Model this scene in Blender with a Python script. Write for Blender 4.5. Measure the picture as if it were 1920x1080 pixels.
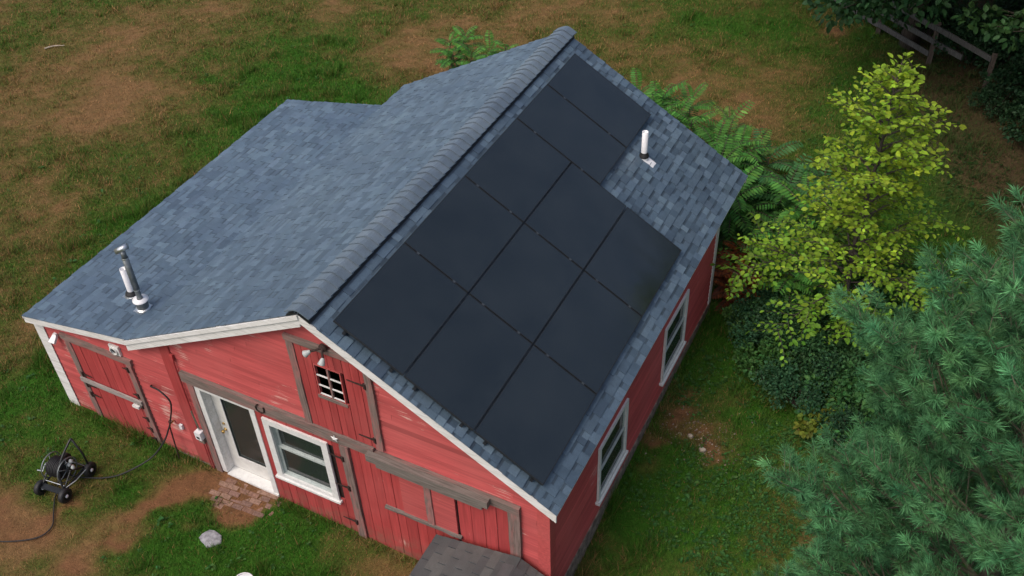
import bpy, math, random
import numpy as np
from mathutils import Vector, Matrix

for o in list(bpy.data.objects): bpy.data.objects.remove(o, do_unlink=True)
S = bpy.context.scene
COL = S.collection
random.seed(7)
RN = np.random.default_rng(11)
R = math.radians

# ------------------------------------------------------------------ camera, sky, sun, exposure
cd = bpy.data.cameras.new('camera'); cam = bpy.data.objects.new('camera', cd); COL.objects.link(cam)
cam.location = (6.98624, -7.23829, 13.49652)
cam.rotation_euler = (0.842949, 0.034404, 0.468182)
cd.sensor_width = 36; cd.lens = 36 * 1917.526 / 1920
cd.clip_start = 0.1; cd.clip_end = 2000
S.camera = cam
CAM = np.array(cam.location)

W = bpy.data.worlds.new('World'); S.world = W; W.use_nodes = True
nt = W.node_tree; nt.nodes.clear()
sky = nt.nodes.new('ShaderNodeTexSky'); sky.sky_type = 'NISHITA'; sky.sun_disc = False
SUN_EL, SUN_AZ = 56, 203            # azimuth the light comes from, clockwise from +y
sky.sun_elevation = R(SUN_EL); sky.sun_rotation = R(SUN_AZ)
sky.air_density = 0.8; sky.dust_density = 5.0; sky.ozone_density = 0.5
bg = nt.nodes.new('ShaderNodeBackground'); bg.inputs['Strength'].default_value = 0.13
wo = nt.nodes.new('ShaderNodeOutputWorld')
nt.links.new(sky.outputs[0], bg.inputs[0]); nt.links.new(bg.outputs[0], wo.inputs[0])
sl = bpy.data.lights.new('sun', 'SUN'); sun = bpy.data.objects.new('sun', sl); COL.objects.link(sun)
sl.energy = 0.5; sl.angle = R(22); sl.color = (1.0, 0.95, 0.88)
sd = Vector((math.sin(R(SUN_AZ)) * math.cos(R(SUN_EL)), math.cos(R(SUN_AZ)) * math.cos(R(SUN_EL)), math.sin(R(SUN_EL))))
sun.rotation_euler = sd.to_track_quat('Z', 'Y').to_euler()
sun.location = (0, 0, 30)
vs = S.view_settings; vs.view_transform = 'Standard'; vs.look = 'None'; vs.exposure = 0.50; vs.gamma = 1
vs.use_curve_mapping = False

# ------------------------------------------------------------------ materials
def nodes(name):
    m = bpy.data.materials.new(name); m.use_nodes = True
    t = m.node_tree; b = t.nodes['Principled BSDF']
    return m, t, b
class NB:
    """small node-building helper"""
    def __init__(s, t): s.t = t
    def n(s, ty, **kw):
        x = s.t.nodes.new(ty)
        for k, v in kw.items(): setattr(x, k, v)
        return x
    def l(s, a, b): s.t.links.new(a, b)
    def coord(s, kind='Object', scale=(1, 1, 1)):
        if kind == 'Position': src = s.n('ShaderNodeNewGeometry').outputs['Position']
        else: src = s.n('ShaderNodeTexCoord').outputs[kind]
        mp = s.n('ShaderNodeMapping'); mp.inputs['Scale'].default_value = scale
        s.l(src, mp.inputs['Vector']); return mp.outputs[0]
    def noise(s, vec, scale, detail=4, rough=.6):
        x = s.n('ShaderNodeTexNoise'); x.inputs['Scale'].default_value = scale
        x.inputs['Detail'].default_value = detail; x.inputs['Roughness'].default_value = rough
        s.l(vec, x.inputs['Vector']); return x.outputs[0]
    def ramp(s, f, stops):
        x = s.n('ShaderNodeValToRGB'); e = x.color_ramp.elements
        while len(e) < len(stops): e.new(.5)
        for k, (p, c) in enumerate(stops):
            e[k].position = p; e[k].color = (*c, 1) if len(c) == 3 else c
        s.l(f, x.inputs[0]); return x.outputs[0]
    def mix(s, f, a, b, mode='MIX'):
        x = s.n('ShaderNodeMix', data_type='RGBA', blend_type=mode)
        for sock, v in ((x.inputs[0], f), (x.inputs[6], a), (x.inputs[7], b)):
            if isinstance(v, (int, float)): sock.default_value = v
            elif isinstance(v, tuple): sock.default_value = (*v, 1)
            else: s.l(v, sock)
        return x.outputs[2]
    def attr(s, name):
        x = s.n('ShaderNodeAttribute', attribute_name=name); return x.outputs['Color']
    def bump(s, f, strength, dist, bsdf):
        x = s.n('ShaderNodeBump'); x.inputs['Strength'].default_value = strength; x.inputs['Distance'].default_value = dist
        s.l(f, x.inputs['Height']); s.l(x.outputs[0], bsdf.inputs['Normal'])
def g3(v): return (v, v, v)

def mat_simple(name, col, rough=.6, metal=0., var=.12, scale=30, bump=0., spec=.5):
    m, t, b = nodes(name); q = NB(t)
    c = q.coord('Position')
    f = q.noise(c, scale)
    lo = tuple(max(0, x * (1 - var * 2)) for x in col); hi = tuple(min(1, x * (1 + var * 2)) for x in col)
    q.l(q.ramp(f, [(.3, lo), (.7, hi)]), b.inputs['Base Color'])
    b.inputs['Roughness'].default_value = rough; b.inputs['Metallic'].default_value = metal
    b.inputs['Specular IOR Level'].default_value = spec
    if bump: q.bump(f, bump, .01, b)
    return m

def mat_red(name, base, along, wear=.5, flake=(.62, .42, .36)):
    """old red barn paint: streaks along the board, chalky fading, chips of bare primer"""
    m, t, b = nodes(name); q = NB(t)
    sc = {'x': (.35, 6, 9), 'y': (6, .35, 9), 'z': (9, 9, .5)}[along]
    cs = q.coord('Position', sc); cp = q.coord('Position')
    streak = q.noise(cs, 3.0, 5, .65)
    big = q.noise(cp, .9, 3, .5)
    c = q.mix(q.ramp(streak, [(.25, g3(0)), (.75, g3(1))]), tuple(x * .68 for x in base), tuple(min(1, x * 1.2) for x in base))
    fad = tuple(base[i] * .55 + (.55, .2, .18)[i] * .45 for i in range(3))
    c = q.mix(q.ramp(big, [(.45, g3(0)), (.72, g3(.38))]), c, fad)
    c = q.mix(1.0, c, q.attr('tint'), 'MULTIPLY')
    ch = q.noise(q.coord('Position', tuple(x * 1.0 for x in sc)), 5.5, 7, .72)
    area = q.noise(cp, 1.6, 2, .5)
    mm = q.n('ShaderNodeMath', operation='MULTIPLY'); q.l(ch, mm.inputs[0]); q.l(area, mm.inputs[1])
    msk = q.ramp(mm.outputs[0], [(.44 - .07 * wear, g3(0)), (.47 - .07 * wear, g3(.75))])
    c = q.mix(msk, c, flake)
    # mud thrown up along the foot of the wall
    sx = q.n('ShaderNodeSeparateXYZ'); q.l(cp, sx.inputs[0]); mr = q.n('ShaderNodeMapRange'); mr.inputs[1].default_value = .45; mr.inputs[2].default_value = -.1; q.l(sx.outputs[2], mr.inputs[0])
    mu = q.n('ShaderNodeMath', operation='MULTIPLY'); q.l(mr.outputs[0], mu.inputs[0]); q.l(q.ramp(q.noise(cp, 6, 5, .7), [(.38, g3(0)), (.65, g3(.8))]), mu.inputs[1])
    c = q.mix(mu.outputs[0], c, (.20, .12, .085))
    q.l(c, b.inputs['Base Color']); b.inputs['Roughness'].default_value = .72
    b.inputs['Specular IOR Level'].default_value = .3
    q.bump(streak, .25, .004, b)
    return m

def mat_wood(name, a, bcol, paint=None, along='z'):
    m, t, b = nodes(name); q = NB(t)
    sc = {'x': (.6, 10, 10), 'y': (10, .6, 10), 'z': (10, 10, .6)}[along]
    g = q.noise(q.coord('Position', sc), 4.0, 6, .7)
    c = q.ramp(g, [(.28, tuple(x * .55 for x in a)), (.45, a), (.7, bcol)])
    if paint:
        f = q.noise(q.coord('Position', tuple(x * .4 + .6 for x in sc)), 2.2, 5, .65)
        c = q.mix(q.ramp(f, [(.47, g3(0)), (.62, g3(.75))]), c, paint)
    q.l(c, b.inputs['Base Color']); b.inputs['Roughness'].default_value = .85
    b.inputs['Specular IOR Level'].default_value = .2
    q.bump(g, .5, .006, b)
    return m

def mat_tint(name, rough=.8, spec=.3, var=.18, scale=60, bump=.4, dist=.004, transl=0., gloss_var=0.):
    """colour comes from each piece's own 'tint'; fine grain on top"""
    m, t, b = nodes(name); q = NB(t)
    f = q.noise(q.coord('Position'), scale, 3, .6)
    c = q.mix(1.0, q.attr('tint'), q.ramp(f, [(.25, g3(1 - var * 1.6)), (.75, g3(1 + var))]), 'MULTIPLY')
    q.l(c, b.inputs['Base Color']); b.inputs['Roughness'].default_value = rough
    b.inputs['Specular IOR Level'].default_value = spec
    if bump: q.bump(f, bump, dist, b)
    if transl:
        tr = q.n('ShaderNodeBsdfTranslucent'); q.l(q.mix(1.0, c, (1.25, 1.2, .6), 'MULTIPLY'), tr.inputs[0])
        ms = q.n('ShaderNodeMixShader'); ms.inputs[0].default_value = transl
        out = [x for x in t.nodes if x.type == 'OUTPUT_MATERIAL'][0]
        q.l(b.outputs[0], ms.inputs[1]); q.l(tr.outputs[0], ms.inputs[2]); q.l(ms.outputs[0], out.inputs[0])
    return m

def mat_shingle(name):
    m, t, b = nodes(name); q = NB(t)
    cp = q.coord('Position')
    f = q.noise(cp, 130, 2, .6); s2 = q.noise(cp, 9, 4, .6); big = q.noise(cp, .7, 3, .55)
    c = q.mix(1.0, q.attr('tint'), q.ramp(f, [(.25, g3(.66)), (.75, g3(1.3))]), 'MULTIPLY')
    c = q.mix(1.0, c, q.ramp(s2, [(.3, g3(.86)), (.7, g3(1.12))]), 'MULTIPLY')
    c = q.mix(1.0, c, q.ramp(big, [(.3, (.80, .83, .87)), (.7, (1.14, 1.13, 1.08))]), 'MULTIPLY')
    q.l(c, b.inputs['Base Color']); b.inputs['Roughness'].default_value = .46
    b.inputs['Specular IOR Level'].default_value = .75
    b.inputs['Sheen Weight'].default_value = .32; b.inputs['Sheen Roughness'].default_value = .45; b.inputs['Sheen Tint'].default_value = (.62, .82, 1, 1)
    q.bump(f, .35, .003, b)
    return m

def mat_glass(name, col=(.5, .6, .58), mirror=.08):
    m, t, b = nodes(name); q = NB(t); t.nodes.remove(b)
    out = [x for x in t.nodes if x.type == 'OUTPUT_MATERIAL'][0]
    tr = q.n('ShaderNodeBsdfTransparent'); tr.inputs[0].default_value = (*col, 1)
    gl = q.n('ShaderNodeBsdfGlossy'); gl.inputs['Roughness'].default_value = .02
    fr = q.n('ShaderNodeFresnel'); fr.inputs[0].default_value = 1.55
    ad = q.n('ShaderNodeMath', operation='ADD'); ad.inputs[1].default_value = mirror; q.l(fr.outputs[0], ad.inputs[0])
    ms = q.n('ShaderNodeMixShader'); q.l(ad.outputs[0], ms.inputs[0]); q.l(tr.outputs[0], ms.inputs[1]); q.l(gl.outputs[0], ms.inputs[2])
    df = q.n('ShaderNodeBsdfDiffuse'); df.inputs[0].default_value = (.30, .37, .35, 1); m2 = q.n('ShaderNodeMixShader'); m2.inputs[0].default_value = .07
    q.l(ms.outputs[0], m2.inputs[1]); q.l(df.outputs[0], m2.inputs[2]); q.l(m2.outputs[0], out.inputs[0]); return m

def mat_panel():
    m, t, b = nodes('solar_glass'); q = NB(t)
    cp = q.coord('Position'); f = q.noise(cp, 1.3, 4, .6)
    c = q.ramp(f, [(.3, (.010, .015, .017)), (.7, (.018, .024, .026))])
    q.l(c, b.inputs['Base Color'])
    r = q.ramp(q.noise(q.coord('Position', (.5, 2.2, .5)), 1.7, 5, .65), [(.3, g3(.09)), (.7, g3(.20))]); q.l(r, b.inputs['Roughness'])
    b.inputs['Specular IOR Level'].default_value = .85
    b.inputs['IOR'].default_value = 1.5
    return m

def mat_ground():
    m, t, b = nodes('ground_soil_and_turf'); q = NB(t)
    cp = q.coord('Position')
    fine = q.noise(cp, 45, 5, .75); mid = q.noise(cp, 7, 5, .7)
    base = q.attr('tint')
    c = q.mix(1.0, base, q.ramp(fine, [(.25, g3(.45)), (.5, g3(.95)), (.8, g3(1.5))]), 'MULTIPLY')
    c = q.mix(1.0, c, q.ramp(mid, [(.3, (.72, .75, .7)), (.7, (1.22, 1.2, 1.15))]), 'MULTIPLY')
    q.l(c, b.inputs['Base Color']); b.inputs['Roughness'].default_value = .95
    b.inputs['Specular IOR Level'].default_value = .1
    q.bump(fine, .8, .02, b)
    return m

M = {}
M['siding_x'] = mat_red('red_clapboard_front', (.48, .086, .084), 'x', 1.4)
M['siding_y'] = mat_red('red_clapboard_side', (.53, .092, .088), 'y', .5)
M['plank'] = mat_red('red_plank', (.41, .056, .055), 'z', .45)
M['panel_red'] = mat_red('red_board_panel', (.45, .088, .084), 'x', .4)
M['wood_z'] = mat_wood('weathered_post', (.17, .125, .11), (.27, .19, .17), (.36, .14, .13), 'z')
M['wood_x'] = mat_wood('weathered_beam', (.16, .125, .11), (.26, .20, .175), (.30, .15, .135), 'x')
M['wood_grey'] = mat_wood('grey_rail', (.15, .13, .115), (.25, .215, .19), None, 'x')
M['white'] = mat_simple('white_paint', (.70, .70, .68), .5, 0, .05, 14)
M['white_old'] = mat_wood('worn_white_paint', (.66, .65, .62), (.76, .75, .73), (.80, .79, .78), 'x')
M['sash'] = mat_simple('pale_sash', (.42, .47, .45), .5, 0, .06, 14)
M['door_white'] = mat_simple('door_white', (.66, .65, .61), .45, 0, .04, 10)
M['shingle'] = mat_shingle('slate_blue_shingle')
M['deck'] = mat_simple('roof_deck', (.05, .055, .06), .9, 0, .1)
M['black_plastic'] = mat_simple('black_plastic', (.012, .014, .016), .5, 0, .1)
M['panel_frame'] = mat_simple('black_anodised_frame', (.030, .034, .037), .4, .4, .08)
M['clamp'] = mat_simple('clamp_metal', (.12, .135, .145), .45, .6, .08)
M['panel'] = mat_panel()
M['pvc'] = mat_simple('white_pvc', (.76, .76, .77), .35, 0, .03, 6)
M['steel'] = mat_simple('galvanised_steel', (.55, .57, .58), .32, .9, .12, 12)
M['dark_steel'] = mat_simple('dull_flue_steel', (.20, .22, .225), .45, .6, .15, 9)
M['rubber'] = mat_simple('black_rubber', (.013, .013, .014), .6, 0, .15, 30)
M['iron'] = mat_simple('rusty_iron', (.045, .026, .022), .8, .3, .3, 40)
M['black_paint'] = mat_simple('black_cart_paint', (.015, .017, .018), .42, 0, .12, 20)
M['brass'] = mat_simple('brass', (.55, .36, .12), .3, .9, .1)
M['glass'] = mat_glass('window_glass', (.45, .55, .54), .02)
M['stone'] = mat_simple('stone_grey', (.27, .27, .29), .8, 0, .2, 14, .5)
M['foundation'] = mat_simple('old_foundation', (.20, .155, .125), .9, 0, .3, 9, .6)
M['interior'] = mat_simple('barn_inside_boards', (.13, .085, .055), .9, 0, .2, 5)
M['storage'] = mat_simple('grey_tub', (.42, .45, .44), .5, 0, .05, 5)
M['tint'] = mat_tint('painted_piece', .8, .3)
M['brick'] = mat_tint('old_paver_brick', .9, .15, .3, 28, .6, .006)
M['leaf'] = mat_tint('leaf', .55, .2, .18, 18, 0, 0, .30)
M['grass'] = mat_tint('grass_blade', .7, .2, .2, 9, 0, 0, .25)
M['needle'] = mat_tint('pine_needle', .6, .1, .15, 9, 0, 0, .18)
M['bark'] = mat_wood('bark', (.075, .06, .05), (.14, .115, .095), None, 'z')
M['brace_wood'] = mat_wood('pale_worn_brace', (.28, .25, .23), (.42, .38, .36), None, 'x')
M['pine_twig'] = mat_simple('pine_twig', (.10, .095, .06), .85, 0, .2, 12)
M['fence_wood'] = mat_wood('silvered_fence_wood', (.07, .07, .068), (.13, .13, .125), None, 'z')
M['stick'] = mat_simple('bleached_stick', (.40, .34, .27), .85, 0, .15, 20)
M['ground'] = mat_ground()

# ------------------------------------------------------------------ mesh helpers
class MB:
    def __init__(s): s.v = []; s.f = []; s.c = []; s.mi = []; s.cur = (1, 1, 1); s.m = 0
    def add(s, verts, faces):
        o = len(s.v); s.v += [tuple(map(float, p)) for p in verts]; s.c += [s.cur] * len(verts)
        for f in faces: s.f.append([i + o for i in f]); s.mi.append(s.m)
        return s
    def tint(s, v): s.cur = (v, v, v) if isinstance(v, (int, float)) else tuple(v); return s
    def mat(s, i): s.m = i; return s
    def box(s, a, b):
        (x0, y0, z0), (x1, y1, z1) = [[min(p, q) for p, q in zip(a, b)], [max(p, q) for p, q in zip(a, b)]]
        v = [(x0, y0, z0), (x1, y0, z0), (x1, y1, z0), (x0, y1, z0), (x0, y0, z1), (x1, y0, z1), (x1, y1, z1), (x0, y1, z1)]
        return s.add(v, [(0, 3, 2, 1), (4, 5, 6, 7), (0, 1, 5, 4), (1, 2, 6, 5), (2, 3, 7, 6), (3, 0, 4, 7)])
    def hexa(s, bot, top):      # two rings of equal count, bottom counter-clockwise seen from the top
        n = len(bot)
        return s.add(list(bot) + list(top), [tuple(range(n - 1, -1, -1)), tuple(range(n, 2 * n))] + [(i, (i + 1) % n, n + (i + 1) % n, n + i) for i in range(n)])
    def prism_y(s, xz, y0, y1):  # polygon in xz (counter-clockwise seen from -y), from y0 (front) to y1 (back)
        n = len(xz)
        return s.add([(x, y0, z) for x, z in xz] + [(x, y1, z) for x, z in xz],
                     [tuple(range(n)), tuple(range(2 * n - 1, n - 1, -1))] + [(i, n + i, n + (i + 1) % n, (i + 1) % n) for i in range(n)])
    def tube(s, pts, r, n=8, caps=True):
        pts = [Vector(p) for p in pts]; k = len(pts)
        rs = r if isinstance(r, (list, tuple)) else [r] * k
        vs = []; prev = None
        for i, p in enumerate(pts):
            d = (pts[min(i + 1, k - 1)] - pts[max(i - 1, 0)]).normalized()
            if prev is None:
                a = d.orthogonal().normalized()
            else:
                a = (prev - d * prev.dot(d))
                a = a.normalized() if a.length > 1e-6 else d.orthogonal().normalized()
            prev = a; b = d.cross(a)
            for j in range(n):
                t = 2 * math.pi * j / n; vs.append(p + (a * math.cos(t) + b * math.sin(t)) * rs[i])
        fs = [(i * n + j, i * n + (j + 1) % n, (i + 1) * n + (j + 1) % n, (i + 1) * n + j) for i in range(k - 1) for j in range(n)]
        if caps: fs += [tuple(range(n - 1, -1, -1)), tuple(range((k - 1) * n, k * n))]
        return s.add(vs, fs)
    def lathe(s, prof, n=20, o=(0, 0, 0), axis='z', cap=True):   # prof: (r, h) pairs
        vs = []
        for r, h in prof:
            for j in range(n):
                t = 2 * math.pi * j / n; c, d = r * math.cos(t), r * math.sin(t)
                p = (c, d, h) if axis == 'z' else ((h, c, d) if axis == 'x' else (d, h, c))
                vs.append((p[0] + o[0], p[1] + o[1], p[2] + o[2]))
        k = len(prof)
        fs = [(i * n + j, i * n + (j + 1) % n, (i + 1) * n + (j + 1) % n, (i + 1) * n + j) for i in range(k - 1) for j in range(n)]
        if cap: fs += [tuple(range(n - 1, -1, -1)), tuple(range((k - 1) * n, k * n))]
        return s.add(vs, fs)
    def ring(s, c, R_, r, axis='x', n=28, m=6):
        pts = []
        for i in range(n + 1):
            t = 2 * math.pi * i / n; a, b = R_ * math.cos(t), R_ * math.sin(t)
            p = (0, a, b) if axis == 'x' else ((a, 0, b) if axis == 'y' else (a, b, 0))
            pts.append((c[0] + p[0], c[1] + p[1], c[2] + p[2]))
        return s.tube(pts, r, m, False)
    def mesh(s, name, mats, smooth=False):
        me = bpy.data.meshes.new(name); me.from_pydata(s.v, [], s.f)
        for m in (mats if isinstance(mats, (list, tuple)) else [mats]): me.materials.append(m)
        me.polygons.foreach_set('material_index', s.mi)
        at = me.attributes.new('tint', 'FLOAT_COLOR', 'POINT')
        a = np.ones((len(s.v), 4), np.float32); a[:, :3] = np.array(s.c, np.float32).reshape(-1, 3)
        at.data.foreach_set('color', a.ravel())
        if smooth: me.polygons.foreach_set('use_smooth', [True] * len(me.polygons))
        me.update(); return me
    def build(s, name, mats, parent=None, smooth=False):
        return link(name, s.mesh(name, mats, smooth), parent)
def link(name, data, parent=None):
    o = bpy.data.objects.new(name, data); COL.objects.link(o)
    if parent is not None: o.parent = parent
    return o
def tag(o, label=None, cat=None, group=None, kind=None):
    if label: o['label'] = label
    if cat: o['category'] = cat
    if group: o['group'] = group
    if kind: o['kind'] = kind
    return o
def thing(name, label, cat, loc=(0, 0, 0), rz=0., group=None):
    e = bpy.data.objects.new(name, None); COL.objects.link(e); e.location = loc; e.rotation_euler = (0, 0, rz)
    e.empty_display_size = .2
    return tag(e, label, cat, group)
def part(name, parent):
    e = bpy.data.objects.new(name, None); COL.objects.link(e); e.parent = parent; e.empty_display_size = .1; return e
def copy_tree(o, parent=None):
    c = o.copy(); COL.objects.link(c); c.parent = parent
    for ch in list(o.children): copy_tree(ch, c)
    return c
def np_mesh(name, V, F, C, mat, smooth=False):
    """V (n,3) verts, F (m,k) faces of one size, C (n,3) tints"""
    me = bpy.data.meshes.new(name); n, m, k = len(V), len(F), F.shape[1]
    me.vertices.add(n); me.vertices.foreach_set('co', np.ascontiguousarray(V, np.float32).ravel())
    me.loops.add(m * k); me.loops.foreach_set('vertex_index', np.ascontiguousarray(F, np.int32).ravel())
    me.polygons.add(m); me.polygons.foreach_set('loop_start', np.arange(0, m * k, k, dtype=np.int32))
    me.polygons.foreach_set('loop_total', np.full(m, k, np.int32))
    if smooth: me.polygons.foreach_set('use_smooth', np.ones(m, bool))
    at = me.attributes.new('tint', 'FLOAT_COLOR', 'POINT')
    a = np.ones((n, 4), np.float32); a[:, :3] = C; at.data.foreach_set('color', a.ravel())
    me.materials.append(mat); me.update(calc_edges=True); return me
def vary(c, a=.15):
    k = 1 + random.uniform(-a, a); return tuple(max(0, x * k * (1 + random.uniform(-a, a) * .35)) for x in c)

# ------------------------------------------------------------------ value noise (numpy) for the turf map
_G = RN.random((256, 256))
def vnoise(x, y):
    xi = np.floor(x).astype(int); yi = np.floor(y).astype(int); fx = x - xi; fy = y - yi
    fx = fx * fx * (3 - 2 * fx); fy = fy * fy * (3 - 2 * fy)
    g = lambda a, b: _G[a % 256, b % 256]
    return (g(xi, yi) * (1 - fx) + g(xi + 1, yi) * fx) * (1 - fy) + (g(xi, yi + 1) * (1 - fx) + g(xi + 1, yi + 1) * fx) * fy
def fbm(x, y, oct=4):
    s = 0; a = .5; t = 0
    for k in range(oct):
        s = s + a * vnoise(x * 2 ** k + 17 * k, y * 2 ** k + 31 * k); t += a; a *= .55
    return s / t
def sm(x, a, b):
    t = np.clip((x - a) / (b - a), 0, 1); return t * t * (3 - 2 * t)
def gz(x, y):
    x = np.asarray(x, float); y = np.asarray(y, float)
    z = np.clip(-.045 - .035 * (x + 2.2), -.16, .08)
    z = z * (1 - sm(y, .5, 3.5)) + sm(y, .5, 3.5) * .04
    return z + (fbm(x * .6, y * .6, 2) - .5) * .05
def gz1(x, y): return float(gz(np.array([x]), np.array([y]))[0])

# green (+) and dry (-) patches of the turf: x, y, radius, weight
PATCH = [(-9.3, 11.5, 2.6, 1.1), (-7.4, 10.6, 1.8, .7), (-7.3, 4.4, 2.2, .8), (-8.2, 7.4, 1.6, .5), (-6.7, 13.2, 1.7, -1.5), (-10.2, 15, 1.5, -1.1),
         (-12.7, 7.2, 1.3, -.9), (-10.9, 4.4, 1.0, -.9), (-8.9, 6.1, .7, -.7), (-8.1, .6, .9, -1.3), (-9.6, 1.6, 1.1, -.5), (-6.6, -.4, 1.3, 1.1), (-7.2, 1.4, 1.1, .9),
         (-4.6, -2.4, .85, -2.0), (-5.3, -2.2, .6, -1.2), (-3.6, -1.3, .35, .4), (-1.9, -1.1, 1.0, 1.3), (-.7, -.7, 1.0, 1.4), (-2.6, -1.9, .7, .9), (-3.1, -.75, .36, -1.8), (-2.9, -.3, .36, -1.6), (-3.25, -1.5, .32, -2.0), (-3.4, -2.5, .36, -2.0), (-3.85, -.75, .45, .7), (-3.75, -1.4, .4, .6), (-3.9, -.2, .5, .5),
         (-.7, 16.1, 2.5, -.35), (.1, 18.1, 1.8, .5), (2.7, 14, 1.5, -.8), (1.0, 13.6, 1.4, -.5), (2.9, 19, .35, -2), (7.6, 13.7, 1.4, -.3), (6.2, 12.5, 1.8, .6), (7.2, 10.5, 1.8, .7), (5.6, 15.2, 2.0, .7),
         (3.9, 2.6, 1.5, 1.0), (4.2, 6.2, 1.2, .8), (5.6, 3.2, 1.1, -.1), (3.95, 4.1, .42, -1.0), (4.55, 3.85, .38, -.9), (6.3, 2.9, .9, -.9),
         (-14.8, 7.1, 2.6, -.5), (-15, 11, 3, -.5), (-11.3, 14.1, 1.4, .4), (-5.9, 15.2, 1.8, -.7), (-4.9, 16.9, 1.6, -.5), (-10.3, 2.6, 1.0, -.5), (-12.8, 8.6, 1.2, -.4),
         (-5.1, -1.0, .7, .3), (-4.6, .0, .6, .35), (.5, -.3, .4, -1.2), (-.1, -.15, .3, -1.0), (1.2, -.4, .4, -.6), (-6.4, 8.4, 1.2, .6), (-4.2, 8.8, 1.2, .5), (3.4, 8.6, .8, -1.6)]
SOIL = [(-2.85, -.28, .36, 1.2), (-3.05, -.75, .32, 1.3), (-3.2, -1.35, .27, 1.25), (-3.25, -1.95, .26, 1.25), (-3.4, -2.7, .32, 1.25), (-4.5, -2.4, .6, .9), (-5.3, -2.4, .5, .7), (-4.3, -1.75, .35, .6), (-2.3, -.3, .6, 1.6), (-1.8, -.25, .45, 1.3), (3.9, 4.15, .34, 1.08), (4.45, 3.85, .32, .98), (3.72, 3.4, .2, 1.0), (3.75, 4.9, .22, 1.0),
        (4.25, 5.0, .3, .7), (3.75, 2.9, .28, .8), (3.7, 3.5, .28, .9), (.45, -.25, .35, .8), (1.2, -.35, .4, .7), (2.9, 19, .3, 1), (6.5, 2.6, .6, .7), (3.4, 8.4, .7, .8), (3.7, 5.6, .3, .5), (7.5, 13.7, 1.2, .7)]
def blobs(B, x, y):
    s = np.zeros_like(x)
    wx = x + (fbm(x * 1.6 + 5, y * 1.6) - .5) * 1.1; wy = y + (fbm(x * 1.6, y * 1.6 + 9) - .5) * 1.1
    for bx, by, r, w in B: s += w * np.exp(-((wx - bx) ** 2 + (wy - by) ** 2) / (r * r))
    return s
def turf(x, y):
    """0 dry straw .. 1 lush; and bare soil 0..1"""
    n = fbm(x * .45, y * .45, 4) - .5; n2 = fbm(x * 1.7 + 40, y * 1.7, 4) - .5
    n3 = fbm(x * 5.5 + 11, y * 5.5 + 3, 3) - .5
    base = .64 - .14 * sm(-x, 6, 14) - .08 * sm(y, 10, 17) + .15 * sm(x, 3, 4)
    gsum = base + .36 * blobs(PATCH, x, y) + .70 * n + .70 * n2 + .62 * n3
    soil = blobs(SOIL, x, y) + .9 * n2 - .25
    return np.clip(gsum, 0, 1), sm(soil, .25, .75)
P_LUSH = np.array([.048, .150, .015]); P_MID = np.array([.112, .126, .030]); P_DRY = np.array([.255, .148, .068]); P_SOIL = np.array([.235, .115, .058]); P_LITTER_SHADE = np.array([.075, .046, .030])
def litter_shade(x, y):
    """fallen leaves and humus of the wood edge, plus painted tree shade"""
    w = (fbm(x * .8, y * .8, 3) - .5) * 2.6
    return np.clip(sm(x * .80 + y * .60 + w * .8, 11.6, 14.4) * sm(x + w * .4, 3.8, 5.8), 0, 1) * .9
def turf_col(g, s):
    g = g[:, None]; s = s[:, None]
    c = np.where(g < .5, P_DRY + (P_MID - P_DRY) * (g / .5), P_MID + (P_LUSH - P_MID) * ((g - .5) / .5))
    return c * (1 - s) + P_SOIL * s

# ------------------------------------------------------------------ ground sheet
def axis(lo, hi, step, far):
    a = list(np.arange(lo, hi + 1e-6, step)); d = step
    while a[-1] < far: d *= 1.6; a.append(a[-1] + d)
    d = step
    while a[0] > -far: d *= 1.6; a.insert(0, a[0] - d)
    return np.array(a)
gx, gy = axis(-20, 12, .16, 600), axis(-5, 24, .16, 600)
XX, YY = np.meshgrid(gx, gy, indexing='ij'); fx, fy = XX.ravel(), YY.ravel()
fz = gz(fx, fy)
G_, S_ = turf(fx, fy)
gc = turf_col(G_, S_) * .78; lt_ = litter_shade(fx, fy)[:, None]; gc = gc * (1 - lt_) + P_LITTER_SHADE * lt_  # ground colour takes the dark leaf floor and painted tree shade
nx, ny = len(gx), len(gy)
ii = (np.arange(nx - 1)[:, None] * ny + np.arange(ny - 1)[None, :]).ravel()
GF = np.stack([ii, ii + ny, ii + ny + 1, ii + 1], 1)
ground = link('ground', np_mesh('ground', np.stack([fx, fy, fz], 1), GF, gc, M['ground'], True))
tag(ground, kind='structure')

# ------------------------------------------------------------------ barn dimensions
H = 4.70; TR, TL, TW = .5316, .4968, .1873
WR, WL, WW = 3.616, 3.609, 2.422
YF, YB, YBW = -.15, 8.02, 7.17           # front rake edge, back rake edge, wing's back edge
XR, XL, XC, YW = 3.44, -5.98, -2.98, 7.05   # right wall, wing's left wall, old corner, back wall
zR = lambda x: H - x * math.tan(TR)
zL = lambda x: H + x * math.tan(TL)
ZBRK = zL(-WL)
zW = lambda x: ZBRK + (x + WL) * math.tan(TW)
def ztop(x): return (zR(x) if x >= 0 else zL(x) if x >= -WL else zW(x))

barn = thing('barn', 'red clapboard barn with blue-grey shingle roof and a lower lean-to wing', 'barn', (0, 0, 0))

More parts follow.
